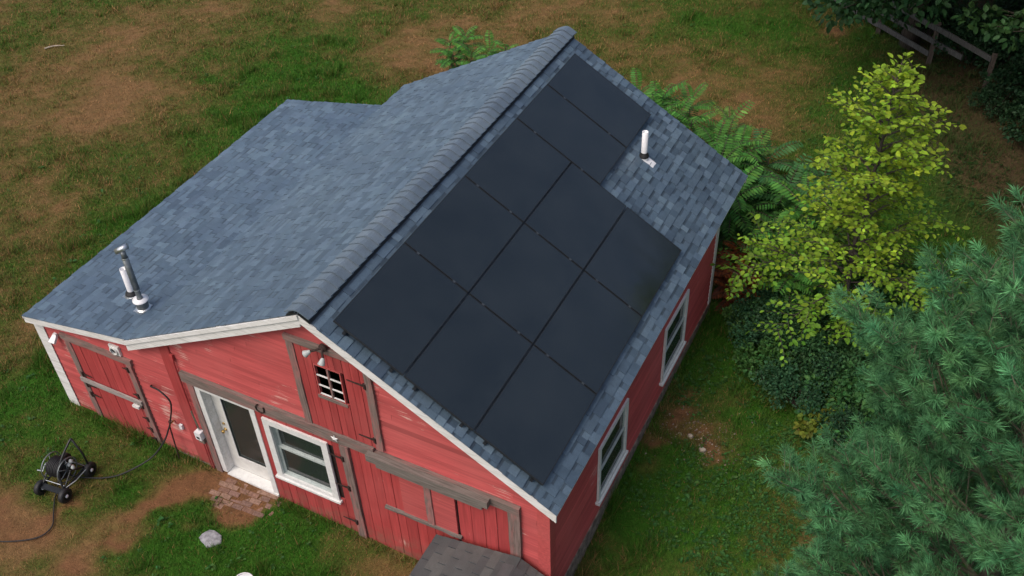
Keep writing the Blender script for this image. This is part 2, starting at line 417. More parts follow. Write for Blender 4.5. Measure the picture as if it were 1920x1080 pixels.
# --- clapboard siding: every lap a real sloping board with a shadow edge
def siding(name, mapf, span, z0, z1, holes, mat, exp_=.1, thick=.016, seed=1):
    rg = random.Random(seed); b = MB(); row = 0; z = z0
    while z < z1 - 1e-4:
        zt = min(z + exp_, z1)
        cuts = sorted({z, zt} | {h for q in holes for h in (q[2], q[3]) if z < h < zt})
        breaks = sorted(rg.uniform(-8, 9) for _ in range(5)); base = rg.uniform(.9, 1.07)
        bt = [base * rg.uniform(.88, 1.07) for _ in range(7)]
        if rg.random() < .12: bt[rg.randrange(7)] *= .8
        for a, c in zip(cuts[:-1], cuts[1:]):
            l0, r0 = span(a); l1, r1 = span(c)
            segs = [(min(l0, l1), max(r0, r1))]
            for (hx0, hx1, hz0, hz1) in holes:
                if hz0 < (a + c) / 2 < hz1:
                    ns = []
                    for (p, q) in segs:
                        if hx1 <= p or hx0 >= q: ns.append((p, q)); continue
                        if p < hx0: ns.append((p, hx0))
                        if q > hx1: ns.append((hx1, q))
                    segs = ns
            for (p, q) in segs:
                xs = [p] + [k for k in breaks if p + .15 < k < q - .15] + [q]
                for i in range(len(xs) - 1):
                    u0, u1 = xs[i] + (.0015 if i else 0), xs[i + 1] - (.0015 if i < len(xs) - 2 else 0)
                    j = sum(1 for k in breaks if k < (u0 + u1) / 2)
                    b.tint(bt[j])
                    f = lambda zz: thick * (1 - (zz - z) / exp_)
                    ua, ub = max(u0, l0), min(u1, r0); uc, ud = max(u0, l1), min(u1, r1)
                    if ub <= ua and ud <= uc: continue
                    ub = max(ub, ua); ud = max(ud, uc)
                    b.add([mapf(ua, a, f(a)), mapf(ub, a, f(a)), mapf(ud, c, f(c)), mapf(uc, c, f(c))], [(0, 1, 2, 3)])
                    if a == z: b.add([mapf(ua, a, -.004), mapf(ub, a, -.004), mapf(ub, a, f(a)), mapf(ua, a, f(a))], [(0, 1, 2, 3)])
        z = zt
    return tag(b.build(name, mat, barn), kind='stuff')
def span_front(z):
    zz = z + .05
    r = min(XR, (H - zz) / math.tan(TR)) if zz < H else 0
    if zz >= ZBRK: l = -(H - zz) / math.tan(TL) if zz < H else 0
    else: l = max(XL, -WL - (ZBRK - zz) / math.tan(TW))
    return l, r
HOLES = [(-2.60, -1.44, -1, 2.13), (-1.50, 2.95, -1, 2.10), (-.06, .44, 3.05, 3.73), (-5.36, -3.90, -1, 2.07)]
siding('front_siding', lambda u, z, d: (u, -d, z), span_front, -.12, H - .06, HOLES, M['siding_x'], seed=3)
RWIN = [(1.62, 2.73, .62, 1.87), (4.35, 5.46, .62, 1.87)]
siding('right_siding', lambda u, z, d: (XR + d, u, z), lambda z: (0, YW), .26, 2.66, [(a + .06, b - .06, c + .06, d - .06) for a, b, c, d in RWIN], M['siding_y'], seed=5)
siding('left_siding', lambda u, z, d: (XL - d, YW - u, z), lambda z: (0, YW), .05, 2.25, [], M['siding_y'], seed=8)
siding('back_siding', lambda u, z, d: (-u, YW + d, z), lambda z: (-span_front(z)[1], -span_front(z)[0]), .2, H - .06, [], M['siding_x'], seed=9)
# inner skin so that no light leaks through and the rooms read dark
b = MB()
def wall_skin(poly, y0, y1, holes): pass
b.box((XL + .03, YW - .06, -.1), (XR - .03, YW - .02, 2.2)); b.box((XL + .02, .06, -.1), (XL + .05, YW, 2.2))
b.box((XC - .05, .05, 0), (XC, YW, 2.6))
b.build('inner_lining', M['interior'], barn)
b = MB(); b.box((XL + .05, .05, -.08), (XR - .05, YW - .05, -.02)); b.build('floor', M['interior'], barn)
b = MB()
b.box((XR - .10, .03, -.3), (XR + .035, YW, .26)); b.box((XL - .03, .03, -.3), (XL + .1, YW, .06)); b.box((XL - .02, -.035, -.35), (-5.36, .1, .0)); b.box((-3.92, -.035, -.35), (-2.66, .1, -.0)); b.box((2.97, -.03, -.4), (XR + .02, .1, -.04))
b.box((XL, YW - .1, -.3), (XR, YW + .03, .2))
b.build('foundation', M['foundation'], barn)

# --- roof deck and shingles
roof = MB()
def slab(P, Q, up):  # slope from upper edge P(x,z) to lower edge Q(x,z), y range up
    d = Vector((Q[0] - P[0], 0, Q[1] - P[1])).normalized(); n = Vector((-d.z, 0, d.x)); n = n if n.z > 0 else -n
    y0, y1 = up
    a = [(P[0], y0, P[1]), (Q[0], y0, Q[1]), (Q[0], y1, Q[1]), (P[0], y1, P[1])]
    bt = [(p[0] - n.x * .05, p[1], p[2] - n.z * .05) for p in a]
    if Q[0] < P[0]: a = a[::-1]; bt = bt[::-1]
    roof.hexa(bt, a)
slab((0, H), (WR - .02, zR(WR - .02)), (YF + .02, YB - .02)); slab((0, H), (-WL, ZBRK), (YF + .02, YB - .02)); slab((-WL + .05, zW(-WL + .05) - .012), (-WL - WW + .02, zW(-WL - WW + .02)), (YF + .02, YBW - .02))
roof_o = roof.build('roof', M['deck'], barn)

SH_R = [(.086, .112, .148), (.064, .086, .116), (.110, .138, .176), (.050, .068, .094), (.128, .158, .196), (.078, .100, .130)]
SH_R = [(a * .86, b_ * 1.03, c * 1.08) for a, b_, c in SH_R]
SH_W = [3.2, 2.4, 2.2, 1.5, 1.2, 2.5]
EXP = .143
def sh_mesh_key(w, ci, raised): return (round(w, 3), ci, raised)
SHM = {}
def sh_geom(w, raised):
    t = .018 if raised else .008        # front-edge height
    g = .0016
    # local: x along ridge (0..w), y down slope (0..EXP+lap), z normal
    L = EXP + .004
    return [(g, -.03, 0.0005), (w - g, -.03, .0005), (w - g, L, .0005), (g, L, .0005), (g, -.03, .002), (w - g, -.03, .002), (w - g, L, t), (g, L, t)]
SHF = [(0, 3, 2, 1), (4, 5, 6, 7), (0, 1, 5, 4), (1, 2, 6, 5), (2, 3, 7, 6), (3, 0, 4, 7)]
def lay(P, ev, length, y0, y1, n, seed, dirn):
    """one slope: P ridge-side start (x,z), ev unit down-slope vector, length; yields tabs"""
    rg = random.Random(seed); out = []; nrow = int(math.ceil(length / EXP))
    for r in range(nrow):
        # rows are counted from the eave so that the cut one is under the ridge cap
        v1 = length - r * EXP; v0 = v1 - EXP
        if v0 < -.05: v0 = -.05
        y = y0 - rg.uniform(0, .2); raised = rg.random() < .5
        while y < y1:
            w = rg.choice((.11, .14, .17, .20, .24, .29)) if raised else rg.choice((.11, .14, .17, .22))
            a, c = max(y, y0), min(y + w, y1)
            if c - a > .02: out.append((a, c - a, v0, raised, rg.choices(range(6), SH_W)[0], w if (a == y and c == y + w) else c - a))
            y += w; raised = not raised if rg.random() < .8 else raised
    return out
slopes = [((0, H), Vector((math.cos(TR), 0, -math.sin(TR))), WR / math.cos(TR), YF, YB, 21),
          ((0, H), Vector((-math.cos(TL), 0, -math.sin(TL))), WL / math.cos(TL), YF, YB, 22),
          ((-WL, ZBRK), Vector((-math.cos(TW), 0, -math.sin(TW))), WW / math.cos(TW), YF, YBW, 23)]
# solar array footprint (ridge-side coordinates on the right slope): shingles under it stay in the joined field
PA, PB, PGAP, U0, V0, TP, OFF = 1.74, 1.147, .018, .0445, .4054, .5382, .1172
def under(y, v): return (U0 < y < U0 + 3 * PA and V0 < v < V0 + 3 * PB) or (U0 < y < U0 + 3 * PA + 2 * PB and V0 < v < V0 + PA)
tabs = []
for si, (P, ev, ln, y0, y1, sd_) in enumerate(slopes):
    n = ev.cross(Vector((0, 1, 0))); n = n if n.z > 0 else -n
    for (y, w, v, raised, ci, key) in lay(P, ev, ln, y0, y1, n, sd_, 1):
        o = Vector((P[0], 0, P[1])) + ev * v + Vector((0, y, 0)) + n * .001
        c = np.array(o + ev * .07 + Vector((0, w / 2, 0))); d = CAM - c; dist = np.linalg.norm(d)
        score = w * EXP * abs(float(d @ np.array(n))) / dist ** 3
        if si == 0 and under(y + w / 2, v + .07): score = 0
        if v < .12 and si < 2: score = 0
        if abs(key - round(key, 2)) > 1e-6: score *= .0
        tabs.append((score, o, ev, n, w, raised, ci, si, key))
tabs.sort(key=lambda t: -t[0])
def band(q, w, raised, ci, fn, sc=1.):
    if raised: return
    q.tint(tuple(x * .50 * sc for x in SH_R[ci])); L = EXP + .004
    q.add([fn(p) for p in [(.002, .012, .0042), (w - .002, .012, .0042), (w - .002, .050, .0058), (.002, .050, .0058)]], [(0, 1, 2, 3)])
for k, (sc, o, ev, n, w, raised, ci, si, key) in enumerate(tabs[:300]):
    kk = (round(key, 3), ci, raised)
    if kk not in SHM:
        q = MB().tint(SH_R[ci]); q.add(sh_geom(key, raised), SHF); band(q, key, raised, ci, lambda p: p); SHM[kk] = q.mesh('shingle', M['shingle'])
    ob = link('shingle', SHM[kk], roof_o)
    ex = Vector((0, 1, 0)); flip = ex.cross(ev).dot(n) < 0
    # keep a right-handed frame: x along the ridge, y down the slope, z out of the roof
    if flip: ex = -ex; o = o + Vector((0, w, 0))
    ob.matrix_local = Matrix(((ex.x, ev.x, n.x, o.x), (ex.y, ev.y, n.y, o.y), (ex.z, ev.z, n.z, o.z), (0, 0, 0, 1)))
q = MB()
for (sc, o, ev, n, w, raised, ci, si, key) in tabs[300:]:
    c = SH_R[ci]
    if si: c = tuple(.75 * a + .25 * e for a, e in zip(c, SH_R[0]))
    q.tint(vary(c, .05)); ex = Vector((0, 1, 0)); o2 = o; fl = ex.cross(ev).dot(n) < 0
    if fl: ex = -ex; o2 = o + Vector((0, w, 0))
    q.add([o2 + ex * a + ev * b_ + n * c_ for a, b_, c_ in sh_geom(w, raised)], SHF)
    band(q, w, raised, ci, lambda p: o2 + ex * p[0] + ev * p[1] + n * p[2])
tag(q.build('shingle_field', M['shingle'], roof_o), kind='stuff')
# eave and rake drip edges
q = MB().tint((.6, .62, .64))
q.box((WR - .012, YF, zR(WR) - .035), (WR + .002, YB, zR(WR) - .002)); q.build('drip_edge', M['white'], barn); q = MB(); q.box((-WL - WW - .002, YF, zW(-WL - WW) - .04), (-WL - WW + .012, YBW, zW(-WL - WW) - .002))
q.build('drip_edge', M['white'], barn)

# --- ridge vent with its row of cap shingles
RVW, RVT = .185, .035
rv = MB()
for s, th in ((1, TR), (-1, TL)):
    ev = Vector((s * math.cos(th), 0, -math.sin(th))); n = Vector((s * math.sin(th), 0, math.cos(th)))
    base = Vector((0, 0, H))
    a = [base + n * .012, base + ev * RVW + n * .012, base + ev * RVW + n * (RVT), base + n * (RVT)]
    pts = [(p.x, p.z) for p in a]
    if s < 0: pts = pts[::-1]
    rv.prism_y(pts, YF - .01, YB + .01)
    # louvre lip
    lip = [base + ev * (RVW - .01) + n * .01, base + ev * (RVW + .024) + n * .01, base + ev * (RVW + .024) + n * .02, base + ev * (RVW - .01) + n * .02]
    pts = [(p.x, p.z) for p in lip]
    if s < 0: pts = pts[::-1]
    rv.prism_y(pts, YF - .01, YB + .01)
rvo = rv.build('ridge_vent', M['black_plastic'], barn)
def cap_geom(lift):
    prof = []
    for k in range(9):
        t = (k / 8) * 2 - 1
        th = TR if t > 0 else TL; s = 1 if t > 0 else -1
        x = abs(t) * (RVW + .03)
        rr = math.sqrt(x * x + .055 ** 2) - .055
        prof.append((s * x * math.cos(th * .97), H + RVT / math.cos(.5) + .012 - rr * math.sin(th) * 1.02))
    return prof
CP = cap_geom(0); capm = []
for ci in range(4):
    c = (.105 + .008 * ci, .138 + .009 * ci, .172 + .010 * ci); q = MB().tint(c); L = .165 + .04
    v = []
    for (yy, up, th_) in ((0, .030, .010), (L, .0, .006)):
        v += [(x, yy, z - H + up) for x, z in CP]
    for (yy, up) in ((0, .016), (L, -.005)): v += [(x, yy, z - H + up - .004) for x, z in CP]
    f = [(i, i + 1, 10 + i, 9 + i) for i in range(8)] + [(18 + i, i + 18 + 9, 28 + i, 19 + i) for i in range(8)] + [(18 + i, 19 + i, i + 1, i) for i in range(8)] + [(9 + i, 10 + i, 28 + i, 27 + i) for i in range(8)]
    f += [(0, 9, 27, 18), (8, 26, 35, 17)]
    q.add(v, f); capm.append(q.mesh('ridge_cap', M['shingle']))
y = YF - .015; k = 0
while y < YB - .03:
    o = link('ridge_cap', capm[random.randrange(4)], rvo); o.location = (0, y, H + random.uniform(0, .002)); o.rotation_euler = (random.uniform(-.006, .006), 0, random.uniform(-.01, .01))
    y += .165; k += 1

# --- trim boards
def trim(name, polys, y0, y1, mat, parent=barn):
    b = MB()
    for p in polys: b.prism_y(p, y0, y1)
    return b.build(name, mat, parent)
def rake(x0, z0, x1, z1, d0, d1): return [(x0, z0 - d1), (x1, z1 - d1), (x1, z1 - d0), (x0, z0 - d0)]
trim('rake_board', [rake(0, H, WR - .005, zR(WR), .014, .165)], YF + .004, YF + .03, M['white_old'])
trim('rake_board', [rake(-WL - .06, zL(-WL - .06), 0, H, .014, .225)], YF + .004, YF + .03, M['white_old'])
trim('rake_moulding', [rake(-WL - .06, zL(-WL - .06), 0, H, .01, .085)], YF - .018, YF + .002, M['white_old'])
trim('rake_board', [rake(-WL - WW + .01, zW(-WL - WW), -WL - .07, zW(-WL - .07), .016, .13)], YF + .006, YF + .03, M['white_old'])
trim('soffit', [rake(0, H, WR - .03, zR(WR - .03), .06, .08), rake(-WL - .05, zL(-WL - .05), -.001, H - .001, .06, .08)], YF + .032, -.02, M['white_old'])
trim('rake_board', [rake(0, H, WR - .005, zR(WR), .014, .15), rake(-WL - .02, zL(-WL - .02), -.001, H, .014, .15)], YB - .03, YB - .004, M['white_old'])
b = MB(); b.box((-6.03, -.03, .02), (-5.80, -.019, 2.22)); b.box((-6.03, -.019, .02), (-6.001, .16, 2.22)); b.build('corner_board', M['white_old'], barn)
b = MB(); b.box((XR + .003, YW - .10, .2), (XR + .03, YW + .03, 2.5)); b.build('corner_board', M['white_old'], barn)
b = MB().tint(.95); b.box((XR - .16, -.030, -.06), (XR + .024, -.018, 2.62)); b.box((XR + .0175, -.0178, -.06), (XR + .026, .12, 2.62)); b.build('corner_board', M['siding_y'], barn)
b = MB().tint(.88); b.box((-3.09, -.032, .02), (-2.88, -.017, 2.86)); b.build('corner_board', M['plank'], barn)
# beams and posts of weathered timber
def timber(name, a, c, mat, parent=barn, jit=.006):
    b = MB(); (x0, y0, z0), (x1, y1, z1) = a, c
    n = 8; horiz = abs(x1 - x0) > abs(z1 - z0)
    rg = random.Random(int((x0 + 9) * 100) + int(z0 * 10))
    rings = []
    for i in range(n + 1):
        t = i / n; j = [rg.uniform(-jit, jit) for _ in range(4)]
        if horiz:
            x = x0 + (x1 - x0) * t; rings.append([(x, y0 + j[2], z0 + j[0]), (x, y1, z0 + j[0]), (x, y1, z1 + j[1]), (x, y0 + j[3], z1 + j[1])])
        else:
            z = z0 + (z1 - z0) * t; rings.append([(x0 + j[0], y0 + j[2], z), (x1 + j[1], y0 + j[3], z), (x1 + j[1], y1, z), (x0 + j[0], y1, z)])
    v = [p for r_ in rings for p in r_]
    f = [(i * 4 + k, i * 4 + (k + 1) % 4, (i + 1) * 4 + (k + 1) % 4, (i + 1) * 4 + k) for i in range(n) for k in range(4)] + [(3, 2, 1, 0), tuple(n * 4 + k for k in range(4))]
    if horiz: f = [t_[::-1] for t_ in f]
    b.add(v, f); return b.build(name, mat, parent)
timber('beam', (-2.78, -.075, 2.13), (.74, -.005, 2.33), M['wood_x'])
timber('beam', (.742, -.07, 2.10), (3.03, -.004, 2.26), M['wood_x'])
timber('post', (-2.72, -.055, -.05), (-2.60, -.002, 2.128), M['wood_z'])
timber('post', (.12, -.07, -.2), (.27, .0, 2.098), M['wood_z'])
timber('post', (2.85, -.065, -.25), (3.025, .0, 2.098), M['wood_z'])
# sliding-door track: two stepped rails
b = MB(); b.box((.66, -.17, 2.14), (2.60, -.078, 2.27)); b.box((.80, -.15, 2.04), (2.50, -.078, 2.137)); b.build('door_track', M['wood_grey'], barn)

# --- plank helper
def planks(parent, x0, x1, z0, z1, y, t, mat, wmin=.13, wmax=.19, seed=1, ztopf=None, skip=None):
    rg = random.Random(seed); x = x0; out = []
    while x < x1 - .02:
        w = min(rg.uniform(wmin, wmax), x1 - x)
        if x1 - (x + w) < .06: w = x1 - x
        a, c = x + .004, x + w - .004
        segs = [(z0, z1)]
        if skip and not (c <= skip[0] or a >= skip[1]): segs = [(z0, skip[2]), (skip[3], z1)]
        for (p, q) in segs:
            b = MB().tint(rg.uniform(.84, 1.08)); yy = y - rg.uniform(0, .005)
            if ztopf: tl, tr_ = min(q, ztopf(a)), min(q, ztopf(c))
            else: tl = tr_ = q
            b.prism_y([(a, p + rg.uniform(0, .012)), (c, p + rg.uniform(0, .012)), (c, tr_), (a, tl)], yy - t, yy)
            out.append(b.build('plank', mat, parent))
        x += w
    b = MB(); b.box((x0, y + .001, z0 + .02), (x1, y + .02, z1 if not ztopf else min(z1, ztopf(x0), ztopf(x1))))
    return out
def backing(parent, x0, x1, z0, z1, y, skip=None):
    b = MB()
    if skip:
        b.box((x0, y, z0), (skip[0], y + .02, z1)); b.box((skip[1], y, z0), (x1, y + .02, z1)); b.box((skip[0], y, z0), (skip[1], y + .02, skip[2])); b.box((skip[0], y, skip[3]), (skip[1], y + .02, z1))
    else: b.box((x0, y, z0), (x1, y + .02, z1))
    return b.build('backing', M['iron'], parent)
def hinge(parent, x, z, y, ln=-.22, name='hinge'):
    b = MB(); s = 1 if ln > 0 else -1
    b.add([(x, y, z - .022), (x + ln, y, z - .008), (x + ln, y, z + .008), (x, y, z + .022), (x, y - .007, z - .022), (x + ln, y - .007, z - .008), (x + ln, y - .007, z + .008), (x, y - .007, z + .022)],
          [(0, 1, 2, 3), (7, 6, 5, 4), (0, 4, 5, 1), (1, 5, 6, 2), (2, 6, 7, 3), (3, 7, 4, 0)])
    b.box((x - .035, y - .012, z - .055), (x + .012, y, z + .055)); b.tube([(x, y - .014, z - .05), (x, y - .014, z + .05)], .011, 6)
    return b.build(name, M['iron'], parent)

# --- glazed entrance door
dr = part('entrance_door', barn)
b = MB(); b.box((-2.60, -.035, 0.0), (-2.50, .0, 2.12)); b.box((-1.545, -.035, -.05), (-1.445, .0, 2.12)); b.box((-2.499, -.035, 2.02), (-1.546, .0, 2.12)); b.build('door_casing', M['white'], dr)
b = MB(); b.box((-2.515, .002, 0), (-2.495, .2, 2.04)); b.box((-1.55, .002, 0), (-1.53, .2, 2.04)); b.box((-2.495, .002, 2.02), (-1.55, .2, 2.04)); b.build('door_jamb', M['white_old'], dr)
b = MB(); b.box((-2.495, -.05, -.06), (-1.45, .13, -.005)); b.build('threshold', M['white'], dr)
X0, X1 = -2.49, -1.555; DY = .13
b = MB(); b.box((X0, DY, .0), (X0 + .17, DY + .045, 2.015)); b.box((X1 - .15, DY, .0), (X1, DY + .045, 2.015)); b.box((X0 + .17, DY, .0), (X1 - .15, DY + .045, .32)); b.box((X0 + .17, DY, 1.89), (X1 - .15, DY + .045, 2.015))
b.build('door_leaf', M['door_white'], dr)
b = MB(); b.box((X0 + .17, DY - .012, .32), (X0 + .195, DY - .001, 1.89)); b.box((X1 - .175, DY - .012, .32), (X1 - .15, DY - .001, 1.89)); b.box((X0 + .195, DY - .012, .32), (X1 - .175, DY - .001, .345)); b.box((X0 + .195, DY - .012, 1.865), (X1 - .175, DY - .001, 1.89)); b.build('glazing_bead', M['white'], dr)
b = MB(); b.box((X0 + .171, DY + .018, .321), (X1 - .151, DY + .026, 1.889)); b.build('pane', M['glass'], dr)
b = MB(); b.lathe([(.03, 0), (.03, -.012), (.012, -.014), (.012, -.045), (.028, -.05), (.034, -.065), (.026, -.082), (.0, -.086)], 14, (X0 + .085, DY, .98), 'y'); b.lathe([(.026, 0), (.026, -.014), (.0, -.016)], 12, (X0 + .085, DY, 1.12), 'y'); b.build('door_knob', M['brass'], dr, True)

# --- double-hung window in the red plank infill
inf = part('plank_infill', barn)
planks(inf, -1.44, .118, -.12, 2.10, -.004, .022, M['plank'], .13, .18, 31, None, (-1.28, -.14, .66, 1.95))
backing(inf, -1.44, .118, -.12, 2.1, .004, (-1.28, -.14, .66, 1.95))
def dh_window(mapf, w, h, parent, name='window', T=.115, s=.04, rec=(-.065, -.10)):
    """local frame: u across 0..w, z 0..h, d outward"""
    o = part(name, parent)
    def bx(bm, u0, u1, z0, z1, d0, d1):
        P = [mapf(u, d, z) for z in (z0, z1) for (u, d) in ((u0, d1), (u1, d1), (u1, d0), (u0, d0))]
        a = np.array(P); vol = np.dot(np.cross(a[1] - a[0], a[3] - a[0]), a[4] - a[0])
        F = [(0, 3, 2, 1), (4, 5, 6, 7), (0, 1, 5, 4), (1, 2, 6, 5), (2, 3, 7, 6), (3, 0, 4, 7)]
        if vol < 0: F = [f[::-1] for f in F]
        bm.add(P, F)
    b = MB(); bx(b, 0, T, 0, h, 0, .035); bx(b, w - T, w, 0, h, 0, .035); bx(b, T, w - T, h - T, h, 0, .035); bx(b, T, w - T, 0, .07, 0, .035); b.build('frame', M['white'], o)
    b = MB(); bx(b, -.03, w + .03, -.045, -.002, -.02, .065); b.build('sill', M['white'], o)
    b = MB(); bx(b, T - .02, T, .07, h - T, -.12, -.002); bx(b, w - T, w - T + .02, .07, h - T, -.12, -.002); bx(b, T, w - T, h - T, h - T + .02, -.12, -.002); bx(b, T, w - T, .05, .068, -.12, -.002); b.build('jamb', M['sash'], o)
    mid = h * .5 - .01
    for (z0, z1, d) in ((.07, mid + .03, rec[0]), (mid, h - T, rec[1])):
        b = MB(); bx(b, T, T + s, z0, z1, d, d + .03); bx(b, w - T - s, w - T, z0, z1, d, d + .03); bx(b, T + s, w - T - s, z0, z0 + s, d, d + .03); bx(b, T + s, w - T - s, z1 - s, z1, d, d + .03)
        b.build('sash', M['sash'], o)
        b = MB(); bx(b, T + s + .001, w - T - s - .001, z0 + s + .001, z1 - s - .001, d + .012, d + .017); b.build('pane', M['glass'], o)
    return o
dh_window(lambda u, d, z: (-1.305 + u, -.028 - d, .62 + z), 1.18, 1.37, barn)
for (a, c, z0, z1) in RWIN:
    dh_window(lambda u, d, z, a=a, z0=z0: (XR + .018 + d, a + u, z0 + z), c - a, z1 - z0, barn, T=.06, s=.022, rec=(-.014, -.036))

# --- loft door with six-light window and its timber surround
lo = part('loft_door', barn)
ztf = lambda x: zR(max(x, 0)) - .17 if x > 0 else zL(x) - .2
planks(lo, -.30, .79, 2.34, 4.0, -.018, .024, M['plank'], .10, .15, 41, lambda x: min(4.0, ztf(x)), (-.03, .41, 3.09, 3.70))
timber('trim_board', (-.42, -.055, 2.335), (-.305, -.018, 4.08), M['wood_z'], lo)
timber('trim_board', (.795, -.055, 2.335), (.91, -.018, 3.93), M['wood_z'], lo)
b = MB(); b.prism_y([(-.44, 4.10), (-.44, 4.00), (.72, 4.00), (.90, 3.935), (.90, 4.0), (.78, 4.10)][::1], -.066, -.019); b.build('trim_board', M['wood_x'], lo)
b = MB(); b.box((-.055, -.06, 3.03), (.435, -.03, 3.085)); b.build('window_ledge', M['wood_x'], lo)
b = MB()
for x in (-.03, .395): b.box((x, -.052, 3.087), (x + .018, -.005, 3.70))
b.box((-.012, -.052, 3.685), (.395, -.005, 3.70)); b.build('window_frame', M['panel_red'], lo)
b = MB(); b.box((.178, -.050, 3.09), (.208, -.02, 3.684)); b.build('muntin', M['wood_z'], lo)
for z in (3.115, 3.29, 3.49):
    b = MB(); b.box((-.011, -.047, z - .010), (.177, -.032, z + .010)); b.build('muntin', M['white_old'], lo); b = MB(); b.box((.209, -.046, z - .010 + (.0 if z > 3.2 else .004)), (.394, -.032, z + .011)); b.build('muntin', M['white_old'], lo)
hinge(lo, .80, 3.62, -.046, -.30); hinge(lo, .80, 2.52, -.046, -.28)

# --- sliding plank door with board panels
sd_ = part('sliding_door', barn)
planks(sd_, .275, 1.08, -.2, 2.08, -.006, .024, M['plank'], .14, .2, 51)
planks(sd_, 1.08, 2.0, -.2, .97, -.006, .024, M['plank'], .14, .2, 52)
planks(sd_, 2.03, 2.845, -.2, 2.08, -.004, .022, M['plank'], .19, .23, 53)
backing(sd_, .275, 2.845, -.2, 2.09, .002)
for (x0, x1) in ((1.085, 1.50), (1.62, 1.995)):
    b = MB().tint(1.02); b.box((x0, -.045, 1.03), (x1, -.008, 2.03)); b.build('board_panel', M['panel_red'], sd_)
timber('stile', (1.502, -.062, 1.0), (1.615, -.01, 2.03), M['wood_z'], sd_)
timber('rail', (.76, -.075, .975), (2.06, -.032, 1.03), M['wood_grey'], sd_)
for z in (1.80, 1.10, .25): hinge(sd_, .15, z, -.072, -.26)

# --- wing door
wd = part('wing_door', barn)
planks(wd, -5.23, -4.03, .0, 1.96, -.006, .024, M['plank'], .17, .21, 61)
backing(wd, -5.35, -3.905, -.02, 2.06, .004)
timber('trim_board', (-5.35, -.05, -.02), (-5.235, -.008, 1.965), M['wood_z'], wd)
timber('trim_board', (-4.025, -.05, -.02), (-3.905, -.008, 1.965), M['wood_z'], wd)
timber('trim_board', (-5.40, -.065, 1.967), (-3.87, -.006, 2.08), M['wood_x'], wd)
b = MB(); b.box((-5.33, -.085, 1.0), (-3.97, -.052, 1.09)); b.build('brace', M['brace_wood'], wd)
for z in (1.82, 1.2, .95, .62, .35, .1): hinge(wd, -4.0, z, -.05, -.13)
for z in (1.18, .92, .68): hinge(wd, -5.24, z, -.052, .2)
b = MB(); b.box((-4.21, -.10, .88), (-4.07, -.032, .93)); b.build('latch', M['white_old'], wd)

# ------------------------------------------------------------------ solar panels
def panel_mesh(lx, ly):      # lx down slope, ly along ridge
    w = .012; hgt = .035
    f = MB()
    f.box((0, 0, -hgt), (w, ly, 0)); f.box((lx - w, 0, -hgt), (lx, ly, 0)); f.box((w, 0, -hgt), (lx - w, w, 0)); f.box((w, ly - w, -hgt), (lx - w, ly, 0))
    g = MB(); g.box((w + .0005, w + .0005, -.008), (lx - w - .0005, ly - w - .0005, -.002))
    r = MB()
    L = lx if lx < ly else ly
    for t in (.25, .75):
        if lx < ly: r.box((.02, ly * t - .02, -.085), (lx - .02, ly * t + .02, -.036))
        else: r.box((lx * t - .02, .02, -.085), (lx * t + .02, ly - .02, -.036))
    return f.mesh('frame', M['panel_frame']), g.mesh('glass', M['panel']), r.mesh('mounting_rail', M['black_plastic'])
LM = panel_mesh(PB - PGAP, PA - PGAP); PM = panel_mesh(PA - PGAP, PB - PGAP)
fb = MB(); fb.box((-.022, -.012, -.112), (.022, .02, -.036)); fb.box((-.035, -.025, -.116), (.035, .03, -.110)); foot_m = fb.mesh('mounting_foot', M['black_plastic'])
cb = MB(); cb.box((-.02, -.014, -.02), (.02, .014, .0035)); clamp_m = cb.mesh('clamp', M['clamp'])
ct, st = math.cos(TP), math.sin(TP)
def panel_at(u, v): return (v * ct + OFF * st, u, H - v * st + OFF * ct)
ROWN = ['row nearest the ridge', 'middle row', 'row nearest the eave']; COLN = ['at the front gable end', 'in the centre', 'at the far end']
for r_ in range(3):
    for c_ in range(3):
        lab = f'black solar panel laid lengthwise, {ROWN[r_]}, {COLN[c_]}'
        e = thing('solar_panel', lab, 'solar panel', panel_at(U0 + c_ * PA, V0 + r_ * PB), 0, 'black solar panels on the roof'); e.rotation_euler = (0, TP, 0)
        for nm, me in zip(('frame', 'glass', 'mounting_rail'), LM): link(nm, me, e)
        if c_ < 2:
            for t in (.22, .78): k = link('clamp', clamp_m, e); k.location = ((PB - PGAP) * t, PA - PGAP / 2, 0)
        if c_ == 0:
            for t in (.18, .86): k = link('mounting_foot', foot_m, e); k.location = ((PB - PGAP) * t, .0 - .012, 0)
for c_ in range(2):
    lab = ('black solar panel set down the slope beside the vent pipe', 'black solar panel set down the slope at the far gable end')[c_]
    e = thing('solar_panel', lab, 'solar panel', panel_at(U0 + 3 * PA + c_ * PB, V0), 0, 'black solar panels on the roof'); e.rotation_euler = (0, TP, 0)
    for nm, me in zip(('frame', 'glass', 'mounting_rail'), PM): link(nm, me, e)
    for t in (.22, .78): k = link('clamp', clamp_m, e); k.location = ((PA - PGAP) * t, -PGAP / 2, 0)

# ------------------------------------------------------------------ pipes on the roofs
e = thing('vent_pipe', 'white plastic vent pipe on the slope beside the solar panels', 'vent pipe', (2.13, 6.60, zR(2.13)))
b = MB(); b.lathe([(.052, .06), (.052, .53), (.046, .53), (.046, .4), (.0, .4)], 20, cap=False); b.build('pipe', M['pvc'], e, True)
b = MB(); b.lathe([(.085, .03), (.08, .075), (.054, .10), (.053, .12)], 20, cap=False); b.build('rubber_boot', M['rubber'], e, True)
b = MB(); n_ = [(-.02, -.075), (.20, -.075), (.20, .075), (-.02, .075)]; tt = math.tan(TR)
b.hexa([(x, y, -x * tt + .012) for x, y in n_], [(x, y, -x * tt + .021) for x, y in n_]); b.lathe([(.085, -.06), (.082, .04), (.078, .06)], 20, cap=False); b.build('flashing', M['pvc'], e)
e = thing('vent_pipe', 'white plastic vent pipe on the low wing roof next to the flue', 'vent pipe', (-4.40, .80, zW(-4.40)))
